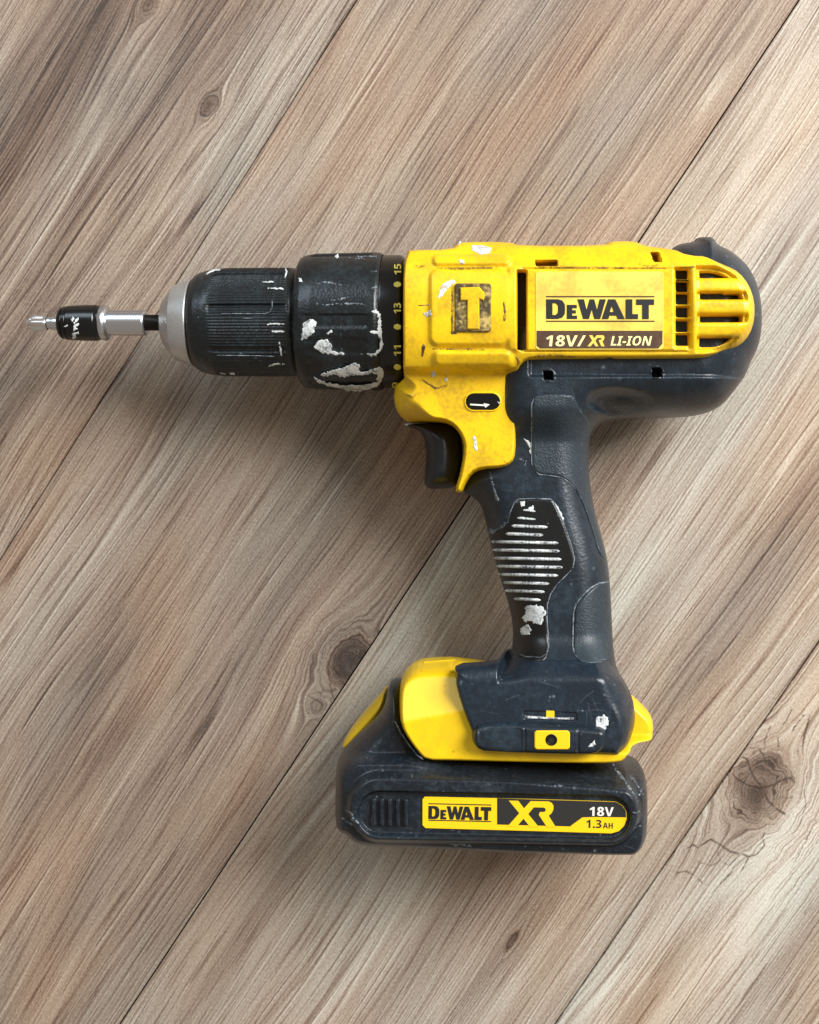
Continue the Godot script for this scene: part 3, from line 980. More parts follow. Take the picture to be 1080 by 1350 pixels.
func build_body() -> void:
	# black over-moulded grip and motor jacket, one shell
	var dark := outline([640, 470, 660, 400, 760, 352, 868, 350, 884, 330, 892, 324, 905, 321, 914, 320, 918, 314, 935, 313, 941, 318, 944, 324, 962, 332, 983, 350, 997, 375, 1003, 405, 1003, 437, 998, 460, 988, 478, 982, 495, 974, 506, 962, 522, 948, 538, 925, 547, 895, 551, 820, 552, 796, 556, 782, 566, 777, 580, 776, 610, 778, 640, 785, 678, 795, 712, 801, 738, 804, 765, 806, 800, 808, 850, 812, 880, 825, 900, 835, 922, 836, 942, 831, 962, 822, 982, 812, 991,
		790, 990, 640, 987, 628, 975, 621, 962, 611, 940, 602, 913, 598, 890, 600, 879, 640, 877, 665, 872, 675, 858, 677, 832, 672, 800, 662, 770, 650, 730, 641, 690, 636, 668, 628, 658, 618, 652, 611, 650, 610, 630, 622, 605, 640, 590], MID, 2)
	var jacket := put(relief(dark, h_dark, 0.45, MID, 1.0, dark_surf), "grip_housing", M.rubber, drill)
	# yellow gear and motor cover
	var yel := outline([533, 334, 540, 328, 594, 328, 600, 318, 612, 314, 672, 314, 685, 321, 795, 321, 803, 313, 838, 312, 850, 322, 887, 327, 902, 338, 930, 340, 955, 345, 975, 357, 989, 377, 996, 400, 996, 425, 989, 447, 975, 464, 957, 474, 930, 479, 800, 480, 700, 480, 689, 485, 684, 496, 683, 560, 682, 600, 677, 612, 664, 619, 636, 620, 623, 626, 614, 640, 610, 650, 601, 651, 599, 645, 606, 622, 611, 592, 608, 577, 598, 563, 585, 557, 560, 556, 540, 556, 532, 554, 521, 544, 515, 526, 517, 506, 528, 500, 533, 497], 46.0, 1)
	var cover := put(relief(yel, h_yellow, 0.36, MID, 1.0, yellow_surf), "gear_cover", M.yellow, drill)
	# dark spaces behind the openings
	for r in [[680, 356, 695, 464], [704, 342, 737, 352], [859, 330, 872, 347], [888, 353, 910, 458]]:
		put(slab(rounded(r[0], r[1], r[2], r[3], 2.0, 57.0), 57.0 if r[1] > 350 else 51.0, 1.0, 0.0), "opening", M.cavity, cover)
	put(slab(rounded(919, 354, 981, 461, 24.0, 54.5), 54.5, 1.0, 0.0), "motor_end", M.inside, cover)
	for s in [Vector2(722, 497), Vector2(863, 494)]:
		put(slab(rounded(s.x - 6, s.y - 6, s.x + 6, s.y + 6, 2.0, 54.0), 50.0, 1.0, 0.0), "screw_hole", M.cavity, jacket)
	# hammer emblem
	var icon := put(slab(rounded(599.5, 373.5, 647.5, 437.5, 4.0, 66.0), 66.25, 1.6, 0.35), "emblem_panel", M.icon, drill)
	put(slab(outline([607, 379, 632, 378, 639, 386, 638, 396, 632, 394, 632, 434, 616, 434, 616, 396, 607, 396], 67.0), 67.0, 1.0, 0.3), "hammer_emblem", M.yellow, icon)
	# name plate on the motor
	var z := 63.2
	var plate := put(slab(rounded(706, 358, 875, 461, 5.0, z), z, 0.5, 0.1), "name_plate", M.sticker, drill)
	put(slab(outline([707.5, 436, 873.5, 436, 873.5, 453, 868, 459.5, 712, 459.5, 707.5, 456], z + 0.07), z + 0.07, 0.2, 0.0), "dark_band", M.sticker_brown, plate)
	for y in [391.0, 423.5]:
		put(slab(outline([720, y - 0.9, 863, y - 0.9, 863, y + 0.9, 720, y + 0.9], z + 0.08), z + 0.08, 0.2, 0.0), "rule_line", M.sticker_brown, plate)
	print_glyphs("wordmark", 720, 394.5, 862.5, 420.5, z + 0.09, M.ink, plate)
	print_glyphs("xr", 775, 442, 797, 456.5, z + 0.14, M.ink_gold, plate, 0.0, 0.12)
	lettering("18V/", 719, 771, 442, 456.5, z + 0.14, M.ink_pale, plate, 0.08)
	lettering("LI-ION", 805, 857, 443.0, 455.5, z + 0.14, M.ink_pale, plate, 0.22)
	for a in [[728, 443, 733, 441, 738, 444, 736, 452, 730, 455], [742, 446, 748, 445, 750, 452, 744, 455], [808, 446, 815, 445, 815, 449, 809, 450], [790, 397, 795, 396, 797, 401, 792, 402], [852, 412, 858, 410, 860, 416, 854, 418]]:
		splash(a, yellow_surf, plate, 1.6, M.print_wear, "rubbed_print", 0.0)
	for a in [[722, 428, 740, 427, 752, 430, 744, 434, 724, 433], [736, 373, 740, 371, 743, 375, 739, 378], [825, 370, 832, 362, 838, 366, 834, 376]]:
		splash(a, yellow_surf, plate, 1.2, M.grime, "grime_mark", 0.0)
	splash([847, 371, 853, 369, 857, 372, 857, 384, 852, 386, 848, 383], yellow_surf, plate, 1.5)
	# drive direction button
	var btn := put(slab(rounded(613, 517.5, 660.5, 541.5, 12.0, 54.0), 54.7, 2.0, 0.5), "direction_button", M.gloss, drill)
	put(slab(outline([620, 532.2, 638, 533.2, 638, 531.5, 646, 533.2, 640, 537.5, 639, 535.4, 620, 534.2], 54.8), 54.78, 0.1, 0.0), "arrow_mark", M.ink_white, btn)
	put(relief(rounded(610.5, 515, 663, 544, 14.5, 54.0), func(_p: Vector2, d: float) -> float: return 53.7 + 0.75 * sst(0.0, 0.55, d) * sst(1.5, 0.9, d), 0.25, 0.0, 0.6), "button_surround", M.yellow_clean, drill)
	# trigger
	var trig := outline([531, 560, 546, 558, 566, 557, 589, 558, 602, 564, 608, 577, 610, 598, 608, 622, 603, 638, 598, 643, 582, 645, 565, 645, 558, 640, 559, 622, 561, 604, 560, 586, 557, 574, 551, 567, 540, 563], 38.0, 2)
	put(relief(trig, func(_p: Vector2, d: float) -> float: return MID + 12.5 * dome(d / 6.5), 0.4, MID), "trigger", M.trigger, drill)
	# white flecks on the yellow
	for a in [[622, 324, 634, 323, 648, 327, 646, 334, 632, 335, 623, 331], [605, 342, 612, 343, 612, 349, 606, 348], [579, 384, 584, 374, 596, 368, 601, 371, 591, 380, 583, 390, 577, 394], [557, 414, 568, 408, 569, 417, 563, 418],
			[568, 491, 574, 489, 575, 496, 570, 497], [585, 499, 590, 498, 591, 502, 587, 503], [624, 574, 628, 577, 630, 594, 627, 595, 624, 586], [604, 319, 608, 318, 606, 323, 603, 323]]:
		splash(a, yellow_surf, cover, 1.0)
	for a in [[593, 437, 600, 436, 603, 440, 596, 441], [552, 402, 566, 401, 566, 403, 552, 403.5], [556, 458, 558, 453, 561, 456, 558, 470, 556, 470]]:
		splash(a, yellow_surf, cover, 0.8, M.icon, "grime_mark", 0.02)
	for a in [[705, 353.5, 760, 353, 820, 353.5, 880, 354], [842, 348, 855, 351, 868, 350], [700, 470, 730, 468, 760, 471], [770, 474, 800, 472, 815, 474], [664, 396, 666, 410, 665, 424], [548, 350, 552, 352, 560, 350], [890, 352, 905, 353, 916, 352], [596, 372, 597, 400, 596, 440], [570, 460, 600, 460, 640, 461], [680, 470, 684, 476, 683, 484], [575, 353, 600, 354, 650, 353], [555, 500, 575, 512, 590, 508], [535, 520, 545, 524, 552, 518]]:
		wide_line(a, [1.6, 3.4, 2.6, 1.8], yellow_surf, cover, "grime_mark", M.grime, 0.8)
	splash([532, 559, 538, 558, 546, 558, 545, 561, 538, 562], yellow_surf, cover, 0.6)

func build_grip() -> void:
	# front grip pad with worn ridges
	var pad := outline([680, 660, 692, 657, 727, 657, 732, 664, 742, 686, 753, 717, 758.5, 738, 756, 750, 746, 760, 735, 771, 727, 783, 722, 797, 721, 815, 724, 851, 722, 862, 714, 868, 694, 868, 681, 863, 679, 850, 678, 825, 674, 797, 664, 768, 654, 735, 648, 712, 650, 704, 664, 694, 672, 683, 676, 668], 48.0, 1)
	var pad_surf := Surf.new()
	var f := func(p: Vector2, d: float) -> float: return dark_surf.at(p) + 0.1 + 0.55 * dome(d / 0.9)
	var front := put(relief(pad, f, 0.4, 0.0, 1.2, pad_surf), "front_grip_pad", M.grip, drill)
	var y := 672.5
	var starts := [690.0, 682.0, 675.0, 667.0, 648.0, 650.0, 652.0, 654.5, 657.0, 664.0, 666.0, 678.0]
	var ends := [706.0, 706.0, 722.0, 716.0, 736.0, 738.0, 740.0, 742.0, 736.0, 724.0, 718.0, 713.0]
	for k in 12:
		var s: float = starts[k]
		var e: float = ends[k]
		var worn_to := lerpf(s, e, 0.66)
		put(tube(line_on([s, y, s + 6.0, y + 0.2, worn_to, y + 1.2, e, y + 1.8], pad_surf, 0.15), 0.52 if k > 1 else 0.4), "grip_rib", M.rib_worn, front)
		y += 10.4 if k < 4 else 10.75
	put(tube(line_on([651, 700, 662, 696, 670, 688, 673, 675, 678, 663, 684, 658, 700, 657.5, 726, 658, 731, 664, 742, 687, 753, 718, 757.5, 737, 755, 750, 745, 760, 734, 771, 726, 783, 721.5, 797, 721, 815, 723.5, 851, 721, 862, 713, 867, 694, 866, 682, 862], pad_surf, -0.1), 0.24), "pad_edge", M.seam_dust, front)
	splash([691, 800, 700, 798, 712, 799, 718, 803, 719, 812, 714, 823, 706, 822, 699, 818, 692, 822, 687, 816, 694, 808], pad_surf, front, 3.0)
	splash([688, 826, 694, 824, 701, 829, 700, 835, 692, 838, 687, 833], pad_surf, front, 3.0)
	splash([686, 661, 692, 661, 692, 667, 687, 668], pad_surf, front, 1.0)
	splash([696, 670, 703, 666, 704, 672, 698, 674], pad_surf, front, 1.0)
	# palm pads at the back of the handle
	var up_pad := outline([701, 534, 702, 527, 709, 522, 750, 522, 756, 527, 763, 541, 772, 550, 778, 556, 777, 575, 775, 600, 777, 638, 784, 676, 794, 710, 800.5, 736, 797, 737, 793, 733, 788, 722, 782, 700, 774, 678, 767, 660, 759, 645, 748, 634, 738, 628, 726, 627, 710, 625, 703, 619, 700.5, 608], 48.0, 1)
	var back_surf := Surf.new()
	var g := func(p: Vector2, d: float) -> float: return dark_surf.at(p) + 0.1 + 0.5 * dome(d / 0.8)
	var back := put(relief(up_pad, g, 0.4, 0.0, 1.0, back_surf), "palm_pad", M.pad, drill)
	put(tube(line_on([768, 546, 757, 531, 751, 523, 744, 522, 712, 522, 704, 526, 701, 533, 701, 575, 701, 610, 704, 619, 711, 625.5, 727, 627, 742, 630, 752, 637, 761, 647, 769, 663, 775, 679, 783, 701, 789, 723, 794, 734], dark_surf, 0.1), 0.24), "pad_edge", M.seam_dust, back)
	var low_pad := outline([806, 767, 790, 769, 779, 775, 768, 785, 759, 797, 756.5, 808, 755.5, 851, 757, 861, 764, 868, 784, 869, 801, 868, 806, 864, 806, 830, 805.5, 795], 46.0, 1)
	var heel := put(relief(low_pad, g, 0.4, 0.0, 1.0), "palm_pad", M.pad, drill)
	put(tube(line_on([803, 767, 790, 769, 779, 775, 768, 785, 759, 797, 756, 808, 755, 851, 757, 862, 764, 869.5, 784, 870.5, 801, 869.5], dark_surf, 0.1), 0.3), "pad_edge", M.seam_dust, heel)
	# scuffs and paint on the black
	for a in [[690, 577, 694, 580, 701, 585, 702, 600, 699, 598, 698, 590], [732, 663, 738, 672, 744, 685, 741, 687, 735, 678, 731, 667], [740, 574, 746, 574, 744, 579, 741, 584, 739, 580]]:
		splash(a, dark_surf, drill, 1.3)
	wide_line([643, 698, 650, 702, 660, 698, 668, 690], [5, 6, 5, 3], dark_surf, drill, "scuff_mark", M.seam_dust, 2.0)
	wide_line([646, 622, 648, 634, 653, 652, 657, 660], [3, 2, 3, 2], dark_surf, drill, "scuff_mark", M.seam_dust, 2.0)
	for a in [[720, 590, 724, 598, 730, 603], [762, 632, 766, 642, 769, 655], [683, 605, 694, 608, 690, 616]]:
		wide_line(a, [1.6, 2.4, 1.0], dark_surf, drill, "scuff_mark", M.seam_dust, 1.5)

func build_foot() -> void:
	var yel := outline([524, 905, 530, 894, 543, 885, 560, 882, 600, 881, 700, 900, 800, 905, 836, 926, 850, 938, 865, 953, 869, 967, 867, 980, 861, 984, 836, 986, 832, 992, 824, 1002, 815, 1006, 790, 1007.5, 700, 1006, 600, 1003.5, 561, 1003, 548, 990, 535, 972, 526, 955, 523, 930], 52.0, 1)
	var base := put(relief(yel, h_foot, 0.4, MID, 1.0, foot_surf), "battery_mount", M.yellow_clean, drill)
	put(slab(outline([553, 889, 555, 884, 598, 882, 598, 889], 55.0), func(p: Vector2) -> float: return foot_surf.at(p) + 0.7, 0.9, 0.2), "mount_lip", M.yellow_clean, base)
	# dark scuffed skin of the foot, thicker than the handle
	var skin := outline([599, 880, 640, 878, 668, 873, 690, 872, 740, 874, 800, 873, 811, 881, 824, 901, 834, 922, 836, 940, 831, 960, 820, 981, 806, 990, 640, 988, 630, 978, 622, 963, 613, 941, 604, 914, 600, 895], 61.0, 1)
	var f := func(p: Vector2, d: float) -> float:
		var q := Q(p, 61.0)
		var s := 62.8 - 1.6 * (1.0 - dome(d / 1.8)) - 15.0 * (1.0 - dome(d / 9.0)) * sst(785.0, 812.0, q.x) - 5.0 * (1.0 - dome(d / 6.0)) * sst(905.0, 888.0, q.y)
		s -= 2.6 * sst(0.8, -0.8, rbox((q - Vector2(725.5, 942.3)).rotated(-0.03), 0.0, 0.0, 34.5, 4.2, 1.0))
		var join := maxf(sst(872.0, 902.0, q.y), sst(672.0, 655.0, q.x))
		return lerpf(dark_surf.at(p) + 0.25, s, join)
	var skin_surf := Surf.new()
	put(relief(skin, f, 0.36, 0.0, 5.0, skin_surf), "foot_skin", M.foot, drill)
	var slot := put(slab(outline([689, 936.5, 762, 939, 762, 948, 689, 945.5], 60.8), 60.7, 0.3, 0.0), "clip_slot", M.cavity, drill)
	put(slab(outline([691, 943.5, 722, 945.5, 757, 946.5, 757, 948.5, 722, 947.8, 691, 946.5], 62.9), 62.92, 0.3, 0.0), "slot_edge", M.rib_worn, slot)
	put(slab(outline([720, 936.5, 731, 937, 731, 947, 720, 946.6], 62.8), 62.85, 0.4, 0.1), "slot_tab", M.yellow_tab, slot)
	# screw clip bar
	var bar := outline([633, 954, 700, 953, 770, 957, 800, 960, 801, 975, 797, 988, 786, 996, 760, 997, 640, 993, 628, 988, 622, 978, 622, 964], 65.0, 1)
	var bar_surf := Surf.new()
	var fb := func(p: Vector2, d: float) -> float:
		var q := Q(p, 66.0)
		var h := 61.5 + 4.5 * dome(d / 2.2)
		h -= 0.7 * sst(1.6, 0.4, absf(q.x - 692.5)) * sst(960.0, 963.0, q.y)
		h -= 0.7 * sst(1.6, 0.4, absf(q.x - 763.0)) * sst(960.0, 963.0, q.y)
		h -= 0.5 * sst(1.0, -1.0, rbox(q, 660.0, 975.0, 29.0, 15.0, 6.0))
		return h
	var clip := put(relief(bar, fb, 0.36, 0.0, 5.0, bar_surf), "bit_clip_bar", M.rubber, drill)
	var tile := put(slab(rounded(704.5, 963.5, 751.5, 988.5, 4.5, 66.7), 66.7, 1.2, 0.35), "clip_plate", M.yellow_tab, clip)
	var c := P3(727, 975.5, 66.75)
	put(turned(c, Vector3.UP, [[[0.0, 0.0], [0.0, 0.0013]], [[0.0, 0.0013], [0.0002, 0.0016], [0.0, 0.0019]]], 28), "screw", M.hex, tile)
	put(turned(c + Vector3(0, 0.00005, 0), Vector3.UP, [[[0.0, 0.0], [0.0001, 0.0009]]], 20), "screw_recess", M.cavity, tile)
	splash([787, 946, 797, 943, 802, 946, 801, 954, 797, 964, 789, 972, 781, 972, 777, 967, 777, 961, 785, 958], skin_surf, drill, 2.2)
	splash([779, 980, 783, 976, 786, 981, 781, 985, 776, 985], bar_surf, drill, 1.5)

func build_pack() -> void:
	var pack_outline := outline([510, 905, 506, 930, 498, 947, 478, 966, 458, 985, 445, 1002, 441, 1012, 440, 1045, 440, 1083, 446, 1092, 457, 1098, 463, 1105, 480, 1113, 520, 1115, 700, 1119, 826, 1123, 840, 1119, 850, 1107, 855, 1090, 855, 1040, 853, 1024, 846, 1018, 832, 1015, 820, 1009, 700, 1000, 560, 985, 545, 950, 530, 908, 520, 902], 44.0, 1)
	var pack := put(relief(pack_outline, h_pack, 0.4, MID - 0.5, 1.0, pack_surf), "battery_pack", M.scuffed, drill)
	# release catch on the far side, its yellow edge showing past the nose of the pack
	var catch_shape := outline([508, 908, 503, 915, 492, 927, 472, 950, 455, 972, 450, 988, 462, 985, 480, 968, 500, 950, 512, 930], 24.0, 1)
	put(relief(catch_shape, func(_p: Vector2, d: float) -> float: return 22.0 + 8.0 * dome(d / 3.0), 0.4, 18.0), "release_catch", M.yellow_clean, pack)
	# bright worn edge between nose and mount
	put(tube(line_on([521, 950, 528, 965, 538, 980, 550, 995, 558, 1001], pack_surf, 0.4), 0.32), "worn_edge", M.seam_dust, pack)
	# grip ribs in the left of the recess
	for k in 5:
		var x := 489.0 + k * 10.6
		put(slab(rounded(x, 1053.0 + k * 0.3, x + 6.4, 1089.0 + k * 0.3, 2.4, 63.6), 63.55, 1.6, 0.5), "thumb_rib", M.scuffed, pack)
	# label
	var tilt := 0.021
	var z := 62.55
	var label := put(slab(outline([560, 1050.5, 700, 1053.5, 812, 1057, 821, 1062, 826, 1070, 826.5, 1080, 823, 1089, 816, 1096, 806, 1099, 700, 1095.8, 561, 1092, 557, 1088, 557, 1054], z), z, 0.6, 0.1), "battery_label", M.sticker_yellow, pack)
	var black := z + 0.06
	put(slab(outline([655.5, 1052.5, 700, 1053.8, 812, 1057.3, 820, 1062, 825, 1069, 825.5, 1077.5, 783, 1077, 768, 1077.5, 753, 1088.5, 752, 1089.5, 655.5, 1087], black), black, 0.1, 0.0), "black_field", M.sticker_black, label)
	for y in [1059.6, 1081.4]:
		put(slab(outline([565, y - 0.7, 648, y + 1.1, 648, y + 2.4, 565, y + 0.6], black), black, 0.1, 0.0), "rule_line", M.ink, label)
	print_glyphs("wordmark", 565, 1062.4, 648, 1079.8, black, M.ink, label, tilt)
	print_glyphs("xr", 671, 1055.5, 734, 1089.8, black + 0.06, M.sticker_yellow, label, tilt)
	lettering("18V", 777, 809, 1063.5, 1075.5, black + 0.06, M.ink_white, label, 0.0, tilt)
	lettering("1.3", 773, 793, 1080.5, 1091.5, black, M.ink, label, 0.0, tilt)
	lettering("AH", 795, 808, 1084.6, 1092.0, black, M.ink, label, 0.0, tilt)
	for a in [[463, 1080, 470, 1083, 478, 1091, 486, 1096], [455, 1066, 463, 1072, 466, 1080], [452, 1078, 458, 1084, 466, 1089], [832, 1070, 838, 1072, 845, 1070], [815, 1020, 828, 1024, 840, 1034, 848, 1048], [816, 1029, 828, 1036, 838, 1050, 843, 1060], [712, 1036, 730, 1037, 745, 1035], [590, 1113, 612, 1114, 622, 1115]]:
		wide_line(a, [1.4, 2.4, 1.4, 0.8], pack_surf, pack, "scuff_mark", M.seam_dust, 1.8)

# ------------------------------------------------------------------ chuck, collar and bit
var shaft_a: Vector3
var shaft_dir: Vector3

func shaft_at(x: float) -> float:                      # metres along the shaft for the picture's x
	var p := P3(x, 424.5, MID)
	return (p - shaft_a).dot(shaft_dir)

func shaft_r(r: float, x: float) -> float:
	return r * P3(x, 424.5, MID).distance_to(P3(x, 425.5, MID))

func run_of(a: Array) -> Array:                        # x, radius, x, radius ... of the picture
	var o := []
	for i in range(0, a.size(), 2):
		o.append([shaft_at(a[i]), shaft_r(a[i + 1], a[i])])
	return o

func fine_run(a: Array, step: float) -> Array:
	var o := []
	for i in range(0, a.size() - 2, 2):
		var n := maxi(1, int(absf(a[i + 2] - a[i]) / step))
		for k in n:
			o.append_array([lerpf(a[i], a[i + 2], float(k) / n), lerpf(a[i + 1], a[i + 3], float(k) / n)])
	o.append_array([a[a.size() - 2], a[a.size() - 1]])
	return run_of(o)

func shaft_height(p: Vector2, table: Array) -> float:  # height (mm) of a turned piece above a spot
	var v := W3(p, MID) - shaft_a
	var x := v.dot(shaft_dir)
	var off := (v - shaft_dir * x).length()
	var r: float = table[0][1]
	for i in table.size() - 1:
		if x >= table[i][0] and x <= table[i + 1][0]:
			r = lerpf(table[i][1], table[i + 1][1], (x - table[i][0]) / maxf(1e-6, table[i + 1][0] - table[i][0]))
	if x > table[table.size() - 1][0]:
		r = table[table.size() - 1][1]
	return MID + 1000.0 * sqrt(maxf(0.0, r * r - off * off))

func build_front() -> void:
	shaft_a = P3(30, 426, MID)
	shaft_dir = (P3(535, 424.5, MID) - shaft_a).normalized()
	# torque collar: finger scallops, then a smooth band with the numbers
	var collar_line := [396, 60, 397, 79, 400, 84, 406, 87, 420, 89.5, 495, 91, 502, 90.5, 506, 88]
	var x_a := shaft_at(408)
	var x_b := shaft_at(499)
	var x_r := shaft_r(8.0, 470)
	var scallop := func(an: float, x: float) -> float:
		var t := fposmod(an * 16.0 / TAU + 0.35, 1.0) - 0.5
		var y := absf(t) * 2.0
		var cap := sst(0.0, x_r * 1.4, x - x_a) * sst(0.0, x_r, x_b - x - x_r * 0.9 * maxf(0.0, y - 0.2))
		cap *= 1.0 - sst(0.95, 0.8, absf(an - TAU + 0.5) * 1.4)
		return -0.0007 * cap * sst(0.80, 0.42, y)
	var collar := put(turned(shaft_a, shaft_dir, [fine_run(collar_line, 1.5)], 480, scallop), "torque_collar", M.collar, drill)
	var ring_line := [506, 86.5, 509, 87.2, 528, 87.2, 531.5, 86.2, 534, 84, 534.5, 50]
	put(turned(shaft_a, shaft_dir, [run_of(ring_line)], 160), "number_ring", M.gloss, collar)
	var ring_table := run_of([500, 87.2, 534, 87.2])
	var collar_table := run_of([396, 78, 400, 84, 406, 87, 420, 89.5, 495, 91, 502, 90.5, 506, 88, 534, 87.2])
	var ring_h := func(p: Vector2) -> float: return shaft_height(p, ring_table)
	var collar_h := func(p: Vector2) -> float: return shaft_height(p, collar_table)
	for w in [["15", 524.5, 356.0, 14.0], ["13", 524.0, 406.5, 14.0], ["11", 524.0, 462.0, 14.0], ["9", 521.5, 506.5, 7.5]]:
		ring_number(w[0], w[1], w[2], w[3], ring_h, collar)
	for y in [375.0, 431.0, 484.0]:
		splash([520, y - 2.5, 524, y - 4, 528, y - 2.5, 529, y, 528, y + 2.5, 524, y + 4, 520, y + 2.5, 519, y], ring_h, collar, 0.2, M.ink_number, "number_dot", 0.03)
	# white paint dragged round the collar
	for a in [[397, 444, 400, 426, 409, 420, 417, 424, 414, 438, 405, 446, 398, 449], [430, 440, 437, 434, 440, 437, 432, 441], [414, 458, 420, 449, 431, 448, 437, 455, 436, 462, 444, 464, 454, 465, 452, 468, 436, 467, 422, 464],
			[422, 494, 438, 489, 455, 484, 468, 478, 476, 483, 470, 489, 482, 490, 493, 486, 501, 484, 506, 489, 506, 497, 502, 504, 496, 501, 499, 495, 490, 492, 478, 495, 462, 495, 452, 498, 440, 493, 428, 497],
			[413, 496, 418, 500, 432, 505, 450, 508, 478, 508, 497, 504, 503, 502, 498, 510, 480, 515, 462, 516, 450, 512, 436, 510, 420, 505], [489, 410, 497, 408, 502, 415, 503, 432, 504, 446, 502, 452, 499, 440, 498, 430, 500, 420, 496, 413, 489, 412],
			[488, 437, 497, 436, 503, 441, 505, 452, 503, 461, 497, 468, 490, 470, 484, 467, 494, 465, 500, 459, 502, 450, 499, 442, 489, 439], [393, 367, 399, 368, 399, 373, 394, 372], [441, 336, 446, 335, 447, 340, 442, 340]]:
		splash(a, collar_h, collar, 1.8)
	for a in [[488, 358, 497, 357], [489, 380, 497, 378], [470, 338, 497, 338], [424, 402, 470, 400, 488, 404], [418, 374, 430, 372, 452, 376], [437, 396, 460, 392], [470, 466, 490, 468], [458, 340, 480, 341]]:
		wide_line(a, [1.0, 1.8, 1.0], collar_h, collar, "scuff_mark", M.seam_dust, 1.6)
	# chuck sleeve, finely ribbed
	var sleeve_line := [256, 52, 259, 60, 266, 65, 280, 69, 300, 71, 372, 71.5, 386, 71, 392, 70, 396, 68]
	var k_a := shaft_at(284)
	var k_b := shaft_at(388)
	var g_a := shaft_at(368)
	var g_b := shaft_at(371)
	var knurl := func(an: float, x: float) -> float:
		var inside := sst(0.0, 0.002, x - k_a) * sst(0.0, 0.001, k_b - x)
		var t := fposmod(an * 8.0 / TAU + 0.22, 1.0)
		var pane := sst(0.06, 0.09, t) * sst(0.94, 0.91, t)
		var fine := 0.5 + 0.5 * cos(an * 112.0)
		return -inside * (0.00024 * fine + 0.0007 * (1.0 - pane)) - 0.0005 * sst(0.0, 0.0006, x - g_a) * sst(0.0, 0.0006, g_b - x)
	var chuck := put(turned(shaft_a, shaft_dir, [fine_run(sleeve_line, 2.5)], 900, knurl), "chuck_sleeve", M.collar, drill)
	var sleeve_table := run_of([256, 52, 259, 60, 266, 65, 280, 69, 300, 71, 372, 71.5, 386, 71, 392, 70, 396, 68])
	var sleeve_h := func(p: Vector2) -> float: return shaft_height(p, sleeve_table)
	for a in [[292, 413.5, 350, 413.5, 356, 411, 359, 405, 359, 396], [286, 468.5, 340, 469, 362, 470], [320, 419.5, 334, 419.5]]:
		put(tube(line_on(a, sleeve_h, 0.12), 0.16), "panel_edge", M.seam_dust, chuck)
	for a in [[352, 427.5, 364, 427, 375, 427.5], [358, 437.5, 366, 437, 375, 437.5], [346, 372, 360, 371.5], [352, 380, 374, 380.5], [376, 352, 378, 358, 376, 366], [368, 450, 370, 462, 371, 470], [352, 484, 362, 480, 376, 480], [290, 492, 310, 493], [270, 362, 282, 356, 290, 355]]:
		wide_line(a, [1.2, 2.4, 1.4], sleeve_h, chuck, "scuff_mark", M.paint, 1.0)
	put(turned(shaft_a, shaft_dir, [run_of([394, 62, 399, 62])], 64), "collar_neck", M.gloss, chuck)
	# steel nose
	var nose := put(turned(shaft_a, shaft_dir, [run_of([216, 12, 216, 28]), run_of([216, 28, 217.5, 31, 219.5, 33.5]), run_of([219.5, 33.5, 231, 47.5]), run_of([231, 47.5, 232.5, 49.5, 254, 57.5]), run_of([254, 57.5, 256, 57.5, 257, 54])], 96), "chuck_nose", M.cone, drill)
	put(turned(shaft_a, shaft_dir, [run_of([214, 8, 215.7, 14])], 32), "jaw_mouth", M.cavity, nose)

func ring_number(words: String, x: float, y: float, wide: float, surf: Callable, parent: Node) -> void:     # a number printed across the band, reading from the side
	var tm := TextMesh.new()
	var f := SystemFont.new()
	f.font_names = PackedStringArray(["Droid Sans"])
	f.font_weight = 700
	tm.font = f
	tm.text = words
	tm.font_size = 48
	tm.pixel_size = 0.01
	tm.depth = 0.02
	tm.curve_step = 2.0
	var box := tm.get_aabb()
	var c := on(x, y, surf)
	var a := on(x, y + wide / 2.0, surf)
	var b := on(x, y - wide / 2.0, surf)
	var ex := (b - a) / box.size.x
	var ey := -shaft_dir * shaft_r(9.0, x) / box.size.y
	var ez := ex.cross(ey).normalized()
	var o := put(tm, "number", M.ink_number, parent)
	o.transform = Transform3D(Basis(ex, ey, ez * 0.002), (a + b) / 2.0 + ez * 0.00012 + ez * maxf(0.0, (c - (a + b) / 2.0).dot(ez)) - ex * box.get_center().x - ey * box.get_center().y)

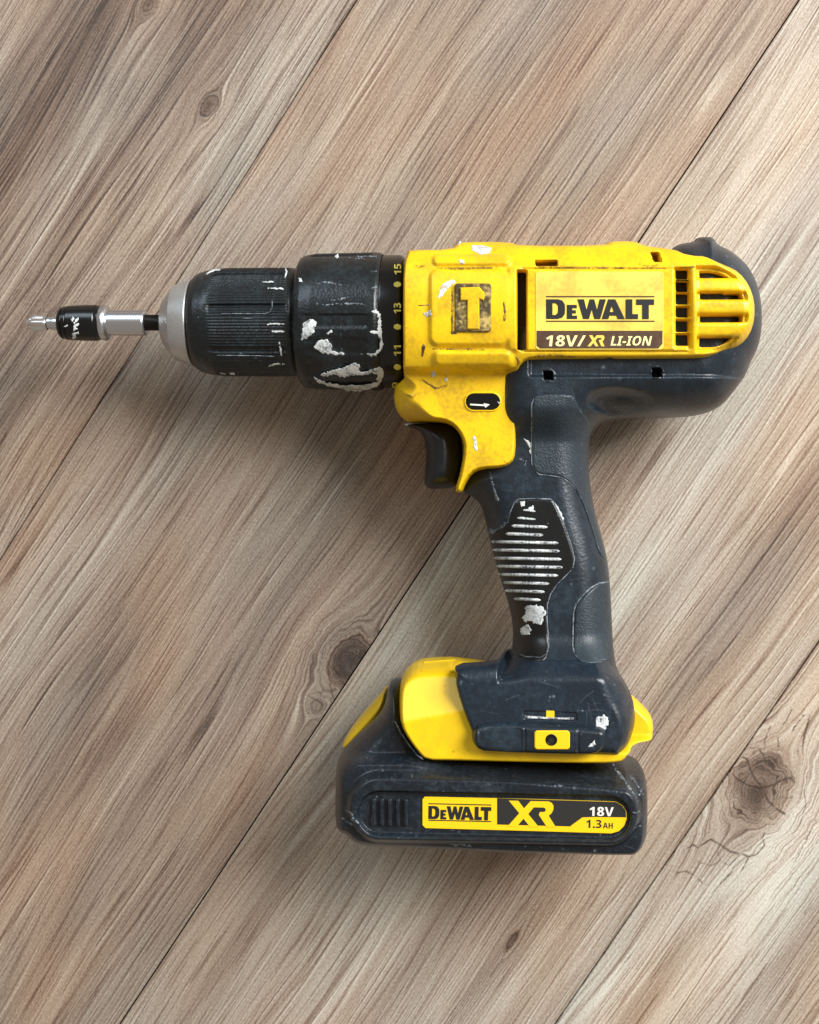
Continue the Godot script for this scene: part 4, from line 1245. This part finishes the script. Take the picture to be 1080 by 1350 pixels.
func build_bit_holder() -> void:
	var holder := thing("bit_holder", "steel magnetic bit holder with a black collar, gripped in the drill's chuck", "bit holder")
	put(turned(shaft_a, shaft_dir, [run_of([190, 11.5, 216.5, 11.5])], 6), "hex_shank", M.hex, holder)
	put(turned(shaft_a, shaft_dir, [run_of([138, 15, 139, 16.4]), run_of([139, 16.4, 190, 17]), run_of([190, 17, 192, 16.4, 193, 14]), run_of([193, 14, 193, 5])], 64), "barrel", M.steel, holder)
	var sleeve := put(turned(shaft_a, shaft_dir, [run_of([77, 8, 77.5, 13, 79.5, 18]), run_of([79.5, 18, 82, 20.5, 84, 21]), run_of([84, 21, 84.5, 19.5, 86, 19.5, 86.5, 21.6]), run_of([86.5, 21.6, 90, 22.3]), run_of([90, 22.3, 90.5, 21, 92, 21, 92.5, 22.6]), run_of([92.5, 22.6, 110, 23.6, 128, 23.8]), run_of([128, 23.8, 130, 22.4, 134, 22.4]), run_of([134, 22.6, 135, 19])], 72), "collar", M.gloss, holder)
	put(turned(shaft_a, shaft_dir, [run_of([133.5, 20, 134, 22.4, 139, 23.6]), run_of([139, 23.6, 142, 22.6, 143.5, 20, 144, 15])], 64), "collar_end", M.steel, sleeve)
	var table := run_of([78, 19, 92.5, 22.6, 110, 23.6, 128, 23.8])
	var hh := func(p: Vector2) -> float: return shaft_height(p, table)
	for a in [[93, 421, 97, 417, 99, 420, 95, 424], [96, 425, 103, 418, 104, 421, 98, 428], [96, 432, 98, 428, 104, 425, 104, 429, 99, 431, 103, 434, 97, 437], [95, 440, 103, 437, 104, 440, 98, 441, 100, 446, 96, 447], [84, 430, 90, 428, 90, 430, 85, 432]]:
		splash(a, hh, sleeve, 1.2, M.paint, "worn_print", 0.03)
	var bit := thing("screwdriver_bit", "short bright steel cross-head screwdriver bit held in the black-collared bit holder", "screwdriver bit")
	put(turned(shaft_a, shaft_dir, [run_of([60, 7.5, 62, 8.6, 68, 8.8, 80, 8.8])], 6), "bit_shank", M.steel, bit)
	# the tip: four wings with hollows between them
	var wings := func(an: float, x: float) -> float:
		var t := (x - shaft_at(34)) / (shaft_at(62) - shaft_at(34))
		return -shaft_r(3.3, 50) * (0.5 - 0.5 * cos(4.0 * an)) * sst(0.05, 0.3, t) * sst(1.0, 0.85, t)
	put(turned(shaft_a, shaft_dir, [fine_run([33.2, 1.6, 35.5, 4.2, 40, 7.6, 44, 9.6, 48, 10.4, 59, 10.4, 62.5, 8.8], 1.0)], 64, wings), "cross_tip", M.chrome, bit)
	put(turned(shaft_a, shaft_dir, [run_of([61, 7.0, 64, 6.0, 70, 9.0, 78, 9.5])], 32), "bit_neck", M.steel, bit)
